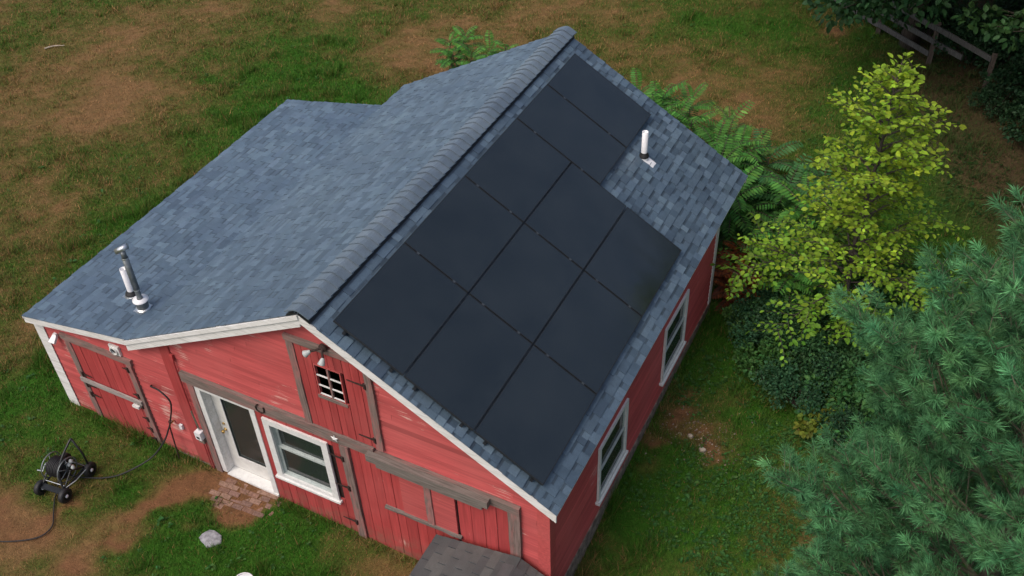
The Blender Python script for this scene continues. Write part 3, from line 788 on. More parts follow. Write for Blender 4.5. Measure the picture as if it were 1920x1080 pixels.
b = MB(); b.lathe([(.055, .03), (.055, .56), (.048, .56), (.048, .45), (.0, .45)], 20, cap=False); b.build('pipe', M['pvc'], e, True)
b = MB(); b.lathe([(.105, .035), (.095, .07), (.06, .09), (.057, .105)], 20, cap=False); b.build('rubber_boot', M['rubber'], e, True)
tt = math.tan(TW); n_ = [(-.13, -.11), (.10, -.11), (.10, .11), (-.13, .11)]
b = MB(); b.hexa([(x, y, x * tt + .012) for x, y in n_], [(x, y, x * tt + .02) for x, y in n_]); b.lathe([(.13, .0), (.11, .04)], 20, cap=False); b.build('flashing', M['steel'], e)
e = thing('stove_flue', 'tall dark metal stove flue with storm collar on the low wing roof', 'flue', (-3.90, .55, zW(-3.90)))
b = MB(); b.lathe([(.042, .2), (.042, .42)], 18, cap=False); b.lathe([(.050, .42), (.050, 1.06)], 18); b.lathe([(.042, 1.06), (.042, 1.19)], 18); b.build('pipe', M['dark_steel'], e, True)
for z in (.42, 1.05): b = MB(); b.lathe([(.052, z - .012), (.056, z), (.052, z + .012)], 18, cap=False); b.build('pipe_band', M['steel'], e, True)
b = MB(); b.lathe([(.092, .02), (.10, .2)], 22, cap=False); b.build('collar_drum', M['dark_steel'], e, True)
b = MB(); b.lathe([(.125, .198), (.125, .212), (.05, .235)], 24, cap=False); b.lathe([(.0, .197), (.125, .198)], 24, cap=False); b.build('storm_collar', M['pvc'], e, True)
b = MB(); b.lathe([(.13, .0), (.118, .035), (.094, .05)], 22, cap=False); b.hexa([(x, y, x * tt + .012) for x, y in n_], [(x, y, x * tt + .02) for x, y in n_]); b.build('flashing', M['steel'], e)
b = MB(); b.tube([(-.075, -.055, 1.19), (.0, .0, 1.23), (.075, .055, 1.27)], .048, 14); b.build('rain_cap', M['steel'], e, True)

# ------------------------------------------------------------------ fittings on the front wall
e = thing('flood_light', 'twin white floodlight under the gable peak above the loft door', 'light', (.24, -.05, 4.12))
b = MB(); b.lathe([(.06, 0), (.06, -.035), (.02, -.05)], 14, (0, -.01, .02), 'y'); b.tube([(0, -.04, .03), (-.07, -.10, .01), (-.14, -.12, -.02)], .018, 8); b.tube([(0, -.04, .03), (.03, -.10, -.02), (.06, -.13, -.05)], .018, 8); b.build('bracket', M['iron'], e)
for (o_, d_) in (((-.14, -.12, -.02), Vector((-.75, -.45, -.5))), ((.06, -.13, -.05), Vector((-.1, -.5, -.86)))):
    b = MB(); b.lathe([(.018, 0), (.03, .018), (.048, .075), (.06, .105), (.053, .113), (.0, .118)], 18, cap=False); k = b.build('lamp_head', M['storage'], e, True); k.scale = (.88,) * 3; k.location = o_; k.rotation_euler = d_.normalized().to_track_quat('Z', 'Y').to_euler()
e = thing('horseshoe', 'dark iron horseshoe nailed to the beam between door and window', 'horseshoe', (-1.25, -.085, 2.23))
b = MB(); b.tube([(.075 * math.sin(a), 0, -.07 * math.cos(a) + (.03 if abs(a) > 2 else 0)) for a in np.linspace(-2.5, 2.5, 17)], .012, 6); b.build('shoe', M['iron'], e); e.rotation_euler = (0, .35, 0)
e = thing('star_ornament', 'small white star ornament on the beam above the window corner', 'ornament', (.09, -.09, 2.25))
b = MB(); P = [((.075 if i % 2 == 0 else .03) * math.sin(i * math.pi / 5), (.075 if i % 2 == 0 else .03) * math.cos(i * math.pi / 5)) for i in range(10)]
b.add([(x, 0, z) for x, z in P] + [(0, -.025, 0), (0, .008, 0)], [(i, 10, (i + 1) % 10) for i in range(10)] + [((i + 1) % 10, 11, i) for i in range(10)]); b.build('star', M['white_old'], e)
e = thing('wall_vent', 'square white dryer vent with round hole above the wing door', 'vent', (-4.15, -.03, 2.20))
b = MB(); b.box((-.10, -.02, -.10), (.10, .02, .10)); b.lathe([(.075, -.02), (.075, -.05), (.06, -.05)], 18, axis='y', cap=False); b.build('plate', M['white'], e)
b = MB(); b.lathe([(.0, -.024), (.06, -.024)], 18, axis='y', cap=False); b.build('hole', M['black_plastic'], e)
e = thing('wall_lamp', 'small pinkish white wall lamp beside the wing corner board', 'lamp', (-5.54, -.03, 1.95))
b = MB(); b.box((-.03, -.03, -.03), (.03, .01, .05)); b.add([(-.04, -.03, .03), (.04, -.03, .03), (.065, -.14, -.05), (-.065, -.14, -.05), (-.04, -.01, -.03), (.04, -.01, -.03), (.065, -.12, -.09), (-.065, -.12, -.09)], [(0, 1, 2, 3), (7, 6, 5, 4), (0, 4, 5, 1), (1, 5, 6, 2), (2, 6, 7, 3), (3, 7, 4, 0)]); b.build('hood', M['pvc'], e)
e = thing('electric_box', 'white outdoor electric box with conduit beside the entrance door', 'electric box', (-2.80, -.03, .86))
b = MB(); b.box((-.06, -.10, -.08), (.06, .0, .09)); b.build('box', M['pvc'], e)
b = MB(); b.box((-.03, -.104, -.05), (.03, -.099, .0)); b.build('outlet', M['black_plastic'], e)
b = MB(); b.tube([(-.045, -.02, 1.78), (-.04, -.02, .55)], .016, 8); b.box((-.075, -.035, 1.68), (-.015, .0, 1.80)); b.build('painted_conduit', M['plank'], e)
for x_ in (-.03, .02): b = MB(); b.tube([(x_, -.02, -.1), (x_, -.02, -.9)], .014, 8); b.build('painted_conduit', M['plank'], e)
b = MB(); b.tube([(-.04, -.02, .55), (-.03, -.025, .45), (.0, -.03, .18), (.0, -.03, .09)], .016, 8); b.build('conduit', M['steel'], e)
b = MB(); b.box((-.06, -.06, -.20), (.05, .0, -.10)); b.build('junction_box', M['foundation'], e)
e = thing('light_switch', 'tiny white cover plate on the clapboards left of the corner board', 'cover plate', (-3.24, -.03, .80))
b = MB(); b.box((-.03, -.03, -.05), (.03, .01, .05)); b.build('plate', M['pvc'], e)

# ------------------------------------------------------------------ hose, tap, reel cart
e = thing('wall_tap', 'brass garden tap on the red clapboards beside the wing door', 'tap', (-3.40, -.03, .86))
b = MB(); b.tube([(0, .01, 0), (0, -.08, 0), (0, -.10, -.05)], .014, 8); b.build('spout', M['brass'], e); b = MB(); b.ring((0, -.06, .045), .03, .006, 'z', 12, 5); b.tube([(0, -.06, 0), (0, -.06, .045)], .006, 6); b.build('handle', M['iron'], e)
def spline(P, n=10):
    P = [Vector(p) for p in P]; out = []
    for i in range(len(P) - 1):
        p0, p1, p2, p3 = P[max(i - 1, 0)], P[i], P[i + 1], P[min(i + 2, len(P) - 1)]
        for k in range(n):
            t = k / n; out.append(.5 * ((2 * p1) + (p2 - p0) * t + (2 * p0 - 5 * p1 + 4 * p2 - p3) * t * t + (3 * p1 - p0 - 3 * p2 + p3) * t ** 3))
    return out + [P[-1]]
b = MB(); b.tube(spline([(-3.60, -.03, 1.62), (-3.52, -.10, 1.70), (-3.30, -.14, 1.74), (-3.15, -.14, 1.60), (-3.17, -.14, 1.40), (-3.34, -.13, .98), (-3.41, -.15, .80), (-3.52, -.28, .50), (-3.72, -.50, .22), (-4.02, -.86, .09), (-4.25, -1.05, .075), (-4.48, -1.18, .10), (-4.62, -1.3, .20), (-4.72, -1.38, .34)]), .014, 8)
tag(b.build('garden_hose', M['rubber'], None, True), 'black garden hose running from the red wall down to the reel cart', 'hose')
b = MB(); b.tube(spline([(-4.78, -1.46, .30), (-4.73, -1.62, .12), (-4.70, -1.72, .08), (-4.50, -1.95, .07), (-4.33, -2.15, .07), (-4.36, -2.38, .07), (-4.62, -2.60, .08), (-5.0, -2.78, .085), (-5.6, -2.95, .10)]), .011, 8)
tag(b.build('garden_hose', M['rubber'], None, True), 'thin black hose trailing from the reel cart over bare brown soil', 'hose')
b = MB(); b.tube([(-3.40, -.13, .84), (-3.42, -.14, .5), (-3.44, -.16, -.05)], .012, 6); tag(b.build('supply_pipe', M['iron']), 'thin dark pipe standing against the wall below the tap', 'pipe')
CX, CY = -4.78, -1.38; cz = gz1(CX, CY)
e = thing('hose_reel_cart', 'black four-wheeled hose reel cart on the grass left of the barn', 'hose reel', (CX, CY, cz), R(6))
WH = .13
for (x, y) in ((-.24, -.30), (.25, -.30), (-.24, .30), (.29, .28)):
    w = part('wheel', e); w.location = (x, y, WH)
    b = MB(); b.lathe([(.065, -.045), (.11, -.045), (.128, -.03), (WH, 0), (.128, .03), (.11, .045), (.065, .045)], 24, axis='x', cap=False); b.build('tyre', M['rubber'], w, True)
    b = MB(); b.lathe([(.0, -.036), (.066, -.036), (.066, .036), (.0, .036)], 20, axis='x', cap=False); b.build('rim', M['black_paint'], w, True)
    b = MB(); b.lathe([(.0, -.055), (.028, -.05), (.03, .05), (.0, .055)], 14, axis='x', cap=False); b.build('hub', M['pvc'], w, True)
b = MB()
for y in (-.30, .30): b.tube([(-.26, y, WH + .02), (.28, y, WH + .02)], .018, 8)
for x in (-.2, .22): b.tube([(x, -.31, WH + .05), (x, .31, WH + .05)], .018, 8)
b.box((-.23, -.34, WH + .05), (.25, -.24, WH + .066)); b.build('chassis', M['black_paint'], e)
DZ = .40
b = MB()
for x in (-.20, .22):
    b.tube([(x, -.27, WH + .06), (x, 0, DZ), (x, .27, WH + .06)], .016, 8)
b.tube([(-.27, 0, DZ), (.24, 0, DZ)], .018, 8); b.build('drum_stand', M['black_paint'], e)
for x in (-.165, .16):
    b = MB(); b.ring((x, 0, DZ), .215, .0105, 'x', 36, 7)
    for k in range(3):
        a = k * math.pi / 3 + .3; b.tube([(x, -.21 * math.cos(a), DZ - .21 * math.sin(a)), (x, .21 * math.cos(a), DZ + .21 * math.sin(a))], .007, 6)
    b.build('reel_flange', M['dark_steel'], e, True)
b = MB()
for lay_, rr in enumerate((.105, .132, .158)):
    n_ = 11 - lay_
    for i in range(n_):
        x = -.135 + .27 * (i + .5) / n_; b.ring((x, 0, DZ), rr + random.uniform(-.004, .004), .0135, 'x', 30, 6)
b.build('coiled_hose', M['rubber'], e, True)
b = MB(); b.lathe([(.095, -.15), (.095, .15)], 24, (0, 0, DZ), 'x'); b.build('drum', M['black_paint'], e)
b = MB(); b.tube([(-.27, 0, DZ), (-.29, -.06, DZ - .06), (-.29, -.1, DZ - .1), (-.40, -.11, DZ - .11)], .011, 7); b.build('crank', M['steel'], e)
b = MB(); b.tube(spline([(.24, -.27, WH + .06), (.15, -.17, .44), (.13, -.02, .62), (.17, .26, .84), (.19, .29, .84)], 6), .018, 8); b.tube([(.19, .29, .84), (.26, .31, .5), (.28, .30, WH + .05)], .018, 8); b.build('push_handle', M['black_paint'], e, True)
b = MB(); b.tube([(.20, -.29, WH + .08), (.30, -.05, WH + .10), (.31, .20, WH + .10)], .009, 6); b.build('tie_rod', M['steel'], e); b = MB(); b.tube([(-.20, -.20, WH + .10), (.2, -.20, WH + .11)], .008, 6); b.build('tie_rod', M['steel'], e); b = MB(); b.tube([(.05, -.1, .45), (.15, .05, .52), (.22, .1, .42)], .009, 6); b.build('tie_rod', M['steel'], e)
for p in ((.20, .10, .52), (.17, .06, .46), (.25, .05, .44)): b = MB(); b.lathe([(.0, -.035), (.03, -.02), (.035, .01), (.015, .04), (.0, .045)], 10, p, cap=False); b.build('pale_fitting', M['storage'], e, True)

# ------------------------------------------------------------------ brick paving at the door
pav = link('brick_paving', None); tag(pav, kind='structure')
bm_ = []
for k in range(6):
    q = MB().tint(vary([(.27, .155, .115), (.23, .13, .095), (.30, .18, .135), (.25, .15, .12), (.22, .135, .105), (.28, .16, .12)][k], .05)); q.hexa([(-.098, -.047, -.05), (.098, -.047, -.05), (.098, .047, -.05), (-.098, .047, -.05)], [(-.095, -.044, .03), (.095, -.044, .03), (.095, .044, .03), (-.095, .044, .03)]); bm_.append(q.mesh('brick', M['brick']))
rg = random.Random(5)
def inpoly(x, y, P):
    c = False; j = len(P) - 1
    for i in range(len(P)):
        if (P[i][1] > y) != (P[j][1] > y) and x < (P[j][0] - P[i][0]) * (y - P[i][1]) / (P[j][1] - P[i][1]) + P[i][0]: c = not c
        j = i
    return c
PAVE = [(-2.52, -.06), (-1.38, -.06), (-1.30, -.20), (-1.52, -.46), (-1.98, -.62), (-2.22, -.74), (-2.42, -.62), (-2.50, -.3)]
ang = R(4)
for r_ in range(-1, 9):
    for c_ in range(-2, 9):
        x = -2.55 + c_ * .201 + (.1005 if r_ % 2 else 0) + rg.uniform(-.006, .006); y = -.11 - r_ * .099 + (x + 2) * .08 + rg.uniform(-.005, .005)
        if not inpoly(x, y, PAVE): continue
        o = link('brick', rg.choice(bm_), pav); o.location = (x, y, gz1(x, y) + rg.uniform(-.034, -.020)); o.rotation_euler = (rg.uniform(-.03, .03), rg.uniform(-.03, .03), ang + rg.uniform(-.03, .03))

# ------------------------------------------------------------------ loose things in front
def rock(name, loc, sx, sy, sz, mat, seed=1, label=None, cat=None, outline=None):
    rg = random.Random(seed); n = 14; b = MB(); rings = []
    for (s, h) in ((.97, -.5), (1, .1), (.93, .62), (.6, .92), (.0, 1.0)):
        rings.append((s, h))
    rad = outline or [1 + rg.uniform(-.16, .12) for _ in range(n)]
    n = len(rad); vs = []
    for s, h in rings[:-1]:
        for j in range(n):
            t = 2 * math.pi * j / n; vs.append((s * sx * rad[j] * math.cos(t), s * sy * rad[j] * math.sin(t), sz * (h + rg.uniform(-.06, .06))))
    vs.append((0, 0, sz * 1.0)); k = 4
    fs = [(i * n + j, i * n + (j + 1) % n, (i + 1) * n + (j + 1) % n, (i + 1) * n + j) for i in range(k - 1) for j in range(n)] + [((k - 1) * n + j, (k - 1) * n + (j + 1) % n, k * n) for j in range(n)] + [tuple(range(n - 1, -1, -1))]
    b.add(vs, fs); o = b.build(name, mat, None, False); o.location = loc
    if label: tag(o, label, cat)
    return o
rock('stepping_stone', (-1.93, -1.18, gz1(-1.93, -1.18) + .02), .19, .15, .035, M['stone'], 4, 'flat grey stepping stone lying in the grass near the bricks', 'stone', [1.05, .95, 1.0, .92, 1.0, 1.05, .95, 1.0, 1.1, .95, .9, 1.12, .95, .95])
rock('pale_rock', (4.20, 3.92, gz1(4.2, 3.92) + .02), .05, .04, .04, M['stick'], 5, 'small pale rock on bare soil, nearer the barn of the pair', 'rock')
rock('pale_rock', (4.47, 3.73, gz1(4.47, 3.73) + .02), .06, .045, .045, M['stick'], 6, 'small pale rock on bare soil, farther from the barn of the pair', 'rock')
b = MB(); b.tube(spline([(-16.5, 9.5, .07), (-16.35, 9.68, .09), (-16.1, 9.85, .08)], 5), [.02] * 4 + [.016] * 4 + [.01] * 3, 6); tag(b.build('fallen_stick', M['stick']), 'bleached stick lying on the dry lawn far from the barn', 'stick')
BX, BY = -.80, -1.71
e = thing('bucket', 'white round plastic bucket on the grass at the bottom edge', 'bucket', (BX, BY, gz1(BX, BY)))
b = MB(); b.lathe([(.12, 0), (.15, .34)], 28, cap=False); b.lathe([(.0, .01), (.12, .01)], 28, cap=False); b.build('body', M['pvc'], e, True)
b = MB(); b.lathe([(.150, .325), (.162, .33), (.162, .36), (.150, .365), (.143, .36)], 28, cap=False); b.build('rim', M['pvc'], e, True)
b = MB(); b.lathe([(.0, .345), (.146, .345)], 28, cap=False); b.build('lid', M['pvc'], e)

# small shed with grey three-tab roof against the front wall
e = thing('lean_shed', 'small shed with dark grey shingle roof against the front wall corner', 'shed', (0, 0, 0))
SR, SLX, SRX, SZ = 3.02, 1.66, 4.05, 1.19; SY0, SY1 = -1.75, -.10
lz = lambda x: SZ - (SR - x) * math.tan(R(12.5)); rz_ = lambda x: SZ - (x - SR) * math.tan(R(28))
b = MB(); b.prism_y([(SLX + .10, -.25), (SRX - .1, -.25), (SRX - .1, rz_(SRX - .1) - .03), (SR, SZ - .04), (SLX + .10, lz(SLX + .1) - .03)], SY0 + .08, SY1 - .02); b.build('wall', M['plank'], e)
ro = MB(); ro.prism_y([(SLX, lz(SLX) - .035), (SR, SZ - .035), (SR, SZ), (SLX, lz(SLX))], SY0, SY1); ro.prism_y([(SR, SZ - .036), (SRX, rz_(SRX) - .036), (SRX, rz_(SRX)), (SR, SZ)], SY0, SY1); ro = ro.build('roof', M['deck'], e)
G3 = [(.072, .078, .076), (.060, .066, .066), (.082, .088, .085), (.090, .095, .090)]
def sh_geom2(w): return [(min(max(x, .007), w - .007), y_, z_) for x, y_, z_ in sh_geom(w, True)]
rg = random.Random(8); cache = {}
def grey_tab(w, ci, d=.143):
    k = (round(w, 3), ci)
    if k not in cache:
        q = MB().tint(G3[ci]); q.add([(x, y_ * d / EXP if y_ > 0 else y_, z_) for x, y_, z_ in sh_geom2(w)], SHF); cache[k] = q.mesh('shingle', M['shingle'])
    return cache[k]
for (ev, ln, x0, z0) in ((Vector((-math.cos(R(12.5)), 0, -math.sin(R(12.5)))), (SR - SLX) / math.cos(R(12.5)), SR, SZ), (Vector((math.cos(R(28)), 0, -math.sin(R(28)))), (SRX - SR) / math.cos(R(28)), SR, SZ)):
    n = ev.cross(Vector((0, 1, 0))); n = n if n.z > 0 else -n; r_ = 0; v = ln - .143
    while v > -.1:
        y = SY0 + ((r_ * .15) % .3) - .3
        while y < SY1 - .03:
            a = max(y, SY0); c = min(y + .3, SY1)
            if c - a > .05:
                o = link('shingle', grey_tab(c - a, rg.randrange(4)), ro); ex = Vector((0, 1, 0)); p = Vector((x0, a, z0)) + ev * max(v, 0) + n * .002
                if ex.cross(ev).dot(n) < 0: ex = -ex; p = p + Vector((0, c - a, 0))
                o.matrix_local = Matrix(((ex.x, ev.x, n.x, p.x), (ex.y, ev.y, n.y, p.y), (ex.z, ev.z, n.z, p.z), (0, 0, 0, 1)))
            y += .3
        v -= .143; r_ += 1
q = MB().tint((.085, .088, .09)); v = []
prof = [(SR - .16, lz(SR - .16) + .022), (SR - .07, lz(SR - .07) + .024), (SR, SZ + .018), (SR + .06, rz_(SR + .06) + .02), (SR + .14, rz_(SR + .14) + .02)]
rcm = MB().tint((.072, .075, .076)); vv = [(x, 0, z + .006) for x, z in prof] + [(x, .29, z) for x, z in prof] + [(x, 0, z - .004) for x, z in prof] + [(x, .29, z - .008) for x, z in prof]
rcm.add(vv, [(i, i + 1, 6 + i, 5 + i) for i in range(4)] + [(10 + i, 15 + i, 16 + i, 11 + i) for i in range(4)] + [(10 + i, 11 + i, i + 1, i) for i in range(4)] + [(5 + i, 6 + i, 16 + i, 15 + i) for i in range(4)] + [(0, 5, 15, 10), (4, 14, 19, 9)])
rcm = rcm.mesh('ridge_cap', M['shingle']); y = SY0
while y < SY1 - .25: link('ridge_cap', rcm, ro).location = (0, y, 0); y += .24
# box seen through the door glass
b = MB(); b.hexa([(-2.05, .75, -.02), (-1.62, .75, -.02), (-1.62, 1.2, -.02), (-2.05, 1.2, -.02)], [(-2.10, .70, .5), (-1.57, .70, .5), (-1.57, 1.25, .5), (-2.10, 1.25, .5)]); b.box((-2.12, .68, .50), (-1.55, 1.27, .54))
tag(b.build('storage_tub', M['storage']), 'pale grey storage tub standing inside behind the entrance door glass', 'tub')

exec_vegetation = True
# ------------------------------------------------------------------ vegetation
def norm(a): return a / np.maximum(np.linalg.norm(a, axis=-1, keepdims=True), 1e-9)
def leaves(P, D, N, L, Wd, C, fold=.18, curl=.12):
    """P base points, D axis, N face normal, L length, Wd half width -> verts, quads, tints"""
    D = norm(D); N = norm(N - D * (N * D).sum(1, keepdims=True)); S_ = np.cross(D, N)
    L = L[:, None]; w = Wd[:, None]
    v = np.stack([P, P + D * L * .3 + S_ * w * .85 + N * w * fold, P + D * L * .68 + S_ * w * .82 + N * (w * fold - L * curl * .4),
                  P + D * L - N * L * curl, P + D * L * .68 - S_ * w * .82 + N * (w * fold - L * curl * .4), P + D * L * .3 - S_ * w * .85 + N * w * fold], 1)
    n = len(P); i = np.arange(n)[:, None] * 6
    F = np.concatenate([i + np.array([[0, 1, 2, 3]]), i + np.array([[0, 3, 4, 5]])], 0)
    return v.reshape(-1, 3), F, np.repeat(C, 6, 0)
def rand_dir(n, up=0.):
    v = RN.normal(size=(n, 3)); v[:, 2] += up; return norm(v)
def tints(base, n, var=.25, hue=.15):
    k = np.exp(RN.normal(0, var, (n, 1))); c = np.array(base)[None] * k
    c = c * (1 + RN.normal(0, hue, (n, 1)) * np.array([[1, .15, -.2]])); return np.clip(c, .002, .9)

# --- yellow-green broadleaf sapling: leader, tiers of spreading branches, flat leafy sprays
def broadleaf():
    BX_, BY_ = 5.78, 7.30; Hh = 5.7
    e = thing('young_tree', 'young tree with bright yellow-green leaves behind the right barn corner', 'tree', (BX_, BY_, gz1(BX_, BY_)))
    tr = MB(); tr.tube([(0, 0, -.1), (.03, .02, 1.2), (-.04, .03, 2.6), (.02, -.02, 4.0), (.0, .0, 5.0), (.02, .0, Hh)], [.055, .045, .036, .026, .014, .005], 9)
    tr.build('trunk', M['bark'], e, True)
    br = MB(); P = []; D = []; N = []; rg = random.Random(4)
    def spray(a, d, ln, lv):
        """leafy twig from a along d"""
        n = max(3, int(ln / .062)); d = Vector(d).normalized(); p = Vector(a); pts = [p.copy()]
        side = 1
        for i in range(n):
            dd = (d + Vector((rg.uniform(-.12, .12), rg.uniform(-.12, .12), rg.uniform(-.10, .10) - .02))).normalized(); d = dd
            p = p + d * (ln / n); pts.append(p.copy())
            s = d.cross(Vector((0, 0, 1)));
            s = s.normalized() if s.length > .1 else Vector((rg.uniform(-1, 1), rg.uniform(-1, 1), 0)).normalized()
            ld = (d * .75 + s * side * rg.uniform(.6, 1.0) + Vector((0, 0, rg.uniform(-.35, .25)))).normalized(); side = -side
            P.append(p); D.append(ld); N.append((Vector((0, 0, 1)) + Vector((rg.gauss(0, .5), rg.gauss(0, .5), 0))))
            if lv > 0 and i > 0 and rg.random() < .8:
                spray(p, (d * .6 + s * side * .8 + Vector((0, 0, rg.uniform(-.05, .25)))), ln * rg.uniform(.35, .6), lv - 1)
        br.tube(pts, [max(.0022, .009 * (1 - i / len(pts)) * (ln / .8)) for i in range(len(pts))], 4, False)
    for i in range(74):
        t = i / 73; z = .7 + 4.75 * t ** .9; az = i * 2.4 + rg.uniform(-.4, .4)
        prof = 1.95 * (1 - t) ** .66 * (.78 + .25 * math.sin(t * 9 + 1)) * rg.uniform(.65, 1.12) + .16
        if z < 1.5: prof *= .8
        el = rg.uniform(.15, .5) + .5 * t
        d = Vector((math.cos(az) * math.cos(el), math.sin(az) * math.cos(el), math.sin(el)))
        st_ = Vector((0, 0, z)); mid = st_ + d * prof * .45; br.tube([st_, st_ + d * prof * .25, mid], [.018, .014, .010], 5, False)
        spray(mid, (d + Vector((0, 0, -.25))), prof * .62, 1)
        for k in range(8):
            a_ = az + rg.uniform(-.8, .8); spray(st_ + d * prof * rg.uniform(.05, .75), (math.cos(a_), math.sin(a_), rg.uniform(0, .5)), prof * rg.uniform(.3, .5), 0)
    for k in range(5): spray((rg.uniform(-.05, .05), rg.uniform(-.05, .05), 4.95 + .12 * k), (rg.uniform(-.5, .5), rg.uniform(-.5, .5), 1.3), rg.uniform(.45, .75), 0)
    br.build('branches', M['bark'], e)
    P, D, N = [np.array([tuple(v) for v in q]) for q in (P, D, N)]; n = len(P)
    L = np.clip(RN.normal(.098, .026, n), .045, .16); Wd = L * RN.uniform(.28, .38, n)
    C = tints((.240, .365, .030), n, .26, .12)
    # leaves darker and greener towards the lower tiers of the plant
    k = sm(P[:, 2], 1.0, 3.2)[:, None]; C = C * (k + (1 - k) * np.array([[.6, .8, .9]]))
    c0 = np.array(e.location); d2 = np.linalg.norm(P + c0 - CAM, axis=1)
    # the leaves that show largest: outer ones facing the camera
    vis = (P @ norm((CAM - c0)[None])[0]) + .55 * np.linalg.norm(P[:, :2], axis=1)
    order = np.argsort(-vis * L / .1 * (1 + 0 * d2))
    crown = part('crown', e)
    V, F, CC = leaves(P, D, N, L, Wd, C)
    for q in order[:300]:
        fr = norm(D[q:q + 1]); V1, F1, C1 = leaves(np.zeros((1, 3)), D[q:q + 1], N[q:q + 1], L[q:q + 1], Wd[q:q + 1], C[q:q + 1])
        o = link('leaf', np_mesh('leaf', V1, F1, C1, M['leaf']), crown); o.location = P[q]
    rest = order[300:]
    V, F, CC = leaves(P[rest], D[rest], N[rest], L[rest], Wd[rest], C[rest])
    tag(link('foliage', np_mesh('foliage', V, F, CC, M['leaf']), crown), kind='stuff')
    return n
nl = broadleaf()

# --- sumac and other pinnate plants
def sumac_mesh(seed, nst=3, h=1.5, fl=.55, base=(.056, .175, .038)):
    rg = random.Random(seed); P, D, N, L, Wd = [], [], [], [], []; st_ = MB()
    for s in range(nst):
        a = rg.uniform(0, 6.28); r0 = rg.uniform(0, .15) * nst; top = Vector((math.cos(a) * (r0 + .25 * h * rg.random()), math.sin(a) * (r0 + .25 * h * rg.random()), h * rg.uniform(.6, 1)))
        bs = Vector((math.cos(a) * r0 * .5, math.sin(a) * r0 * .5, -.05)); st_.tube([bs, (bs + top) / 2 + Vector((rg.uniform(-.06, .06), rg.uniform(-.06, .06), 0)), top], [.018, .014, .008], 6, False)
        nf = rg.randint(16, 22)
        for k in range(nf):
            az = k * 2.4 + rg.uniform(-.3, .3); t = k / nf; el = 1.05 - 1.25 * (1 - t) + rg.uniform(-.2, .2)
            d = Vector((math.cos(az) * math.cos(el), math.sin(az) * math.cos(el), math.sin(el))); ln = fl * rg.uniform(.7, 1.1)
            p = top - Vector((0, 0, (1 - t) * h * .55)); npair = rg.randint(9, 12); pts = [p.copy()]
            for i in range(npair):
                d = (d + Vector((0, 0, -.085))).normalized(); p = p + d * ln / npair; pts.append(p.copy())
                s_ = d.cross(Vector((0, 0, 1))); s_ = s_.normalized() if s_.length > .05 else Vector((1, 0, 0)); up = s_.cross(d)
                sz = ln * .29 * math.sin(math.pi * (i + 1.2) / (npair + 2)) ** .6
                for q in (-1, 1):
                    P.append(p); D.append(s_ * q + d * .45 - Vector((0, 0, .25))); N.append(up + Vector((rg.uniform(-.2, .2), rg.uniform(-.2, .2), 0))); L.append(sz); Wd.append(sz * .16)
            st_.tube(pts, .004, 3, False)
    P, D, N = [np.array([tuple(v) for v in q]) for q in (P, D, N)]; L = np.array(L); Wd = np.array(Wd)
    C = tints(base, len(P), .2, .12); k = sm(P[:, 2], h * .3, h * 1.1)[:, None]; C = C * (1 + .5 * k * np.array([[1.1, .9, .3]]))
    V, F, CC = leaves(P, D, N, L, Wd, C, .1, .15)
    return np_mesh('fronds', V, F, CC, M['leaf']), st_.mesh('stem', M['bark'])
SM = [sumac_mesh(1, 3, 1.5), sumac_mesh(2, 4, 1.3, .5), sumac_mesh(3, 2, 1.7, .6), sumac_mesh(4, 4, 1.0, .5, (.045, .135, .05)), sumac_mesh(5, 3, 1.2, .45, (.075, .16, .04))]
def sumac(x, y, v, s, rz, label, group='sumac shrubs growing behind the barn'):
    s = s * 1.32; e = thing('sumac_shrub', label, 'shrub', (x, y, gz1(x, y)), rz, group); e.scale = (s, s, s)
    link('foliage', SM[v][0], e); link('stem', SM[v][1], e); return e
sumac(-4.95, 12.1, 1, .74, .3, 'leafy sumac showing over the back roof edge, taller of the two')
sumac(-3.9, 12.7, 0, .6, 2.0, 'leafy sumac showing over the back roof edge, smaller and nearer the ridge')
k = 0
SLAB = ['sumac shrub with large fronds, closest to the ridge behind the back roof edge', 'bright tipped sumac shrub just past the back roof edge', 'sumac shrub second along the back roof edge', 'low dark sumac tucked below the back roof edge', 'sumac shrub reaching out into the dry lawn', 'sumac with upright fronds at the middle of the thicket',
        'low sumac at the lawn side of the thicket', 'sumac shrub right behind the vent pipe slope', 'dense sumac near the back right roof corner', 'sumac under the lowest roof corner', 'sumac between roof corner and yellow-green tree', 'outer sumac near the yellow-green tree top', 'dark sumac below the yellow-green tree', 'sumac in shade left of the yellow-green tree trunk', 'low sumac fronds under the left boughs of the yellow-green tree']
for (x, y, v, s) in [(.15, 10.9, 0, 1.0), (.75, 11.3, 2, .9), (1.0, 10.5, 1, 1.0), (.6, 10.0, 3, 1.0), (1.6, 11.1, 2, .85), (1.75, 10.3, 0, .95), (2.35, 10.6, 4, 1.0), (2.1, 9.7, 1, 1.0), (2.85, 9.8, 2, .9), (3.0, 9.0, 0, 1.0), (3.7, 9.3, 1, 1.05), (3.9, 10.2, 3, 1.1), (4.7, 8.9, 4, 1.1), (5.0, 8.0, 1, .9)]:
    sumac(x, y, v, s, k * 1.7, SLAB[k]); k += 1

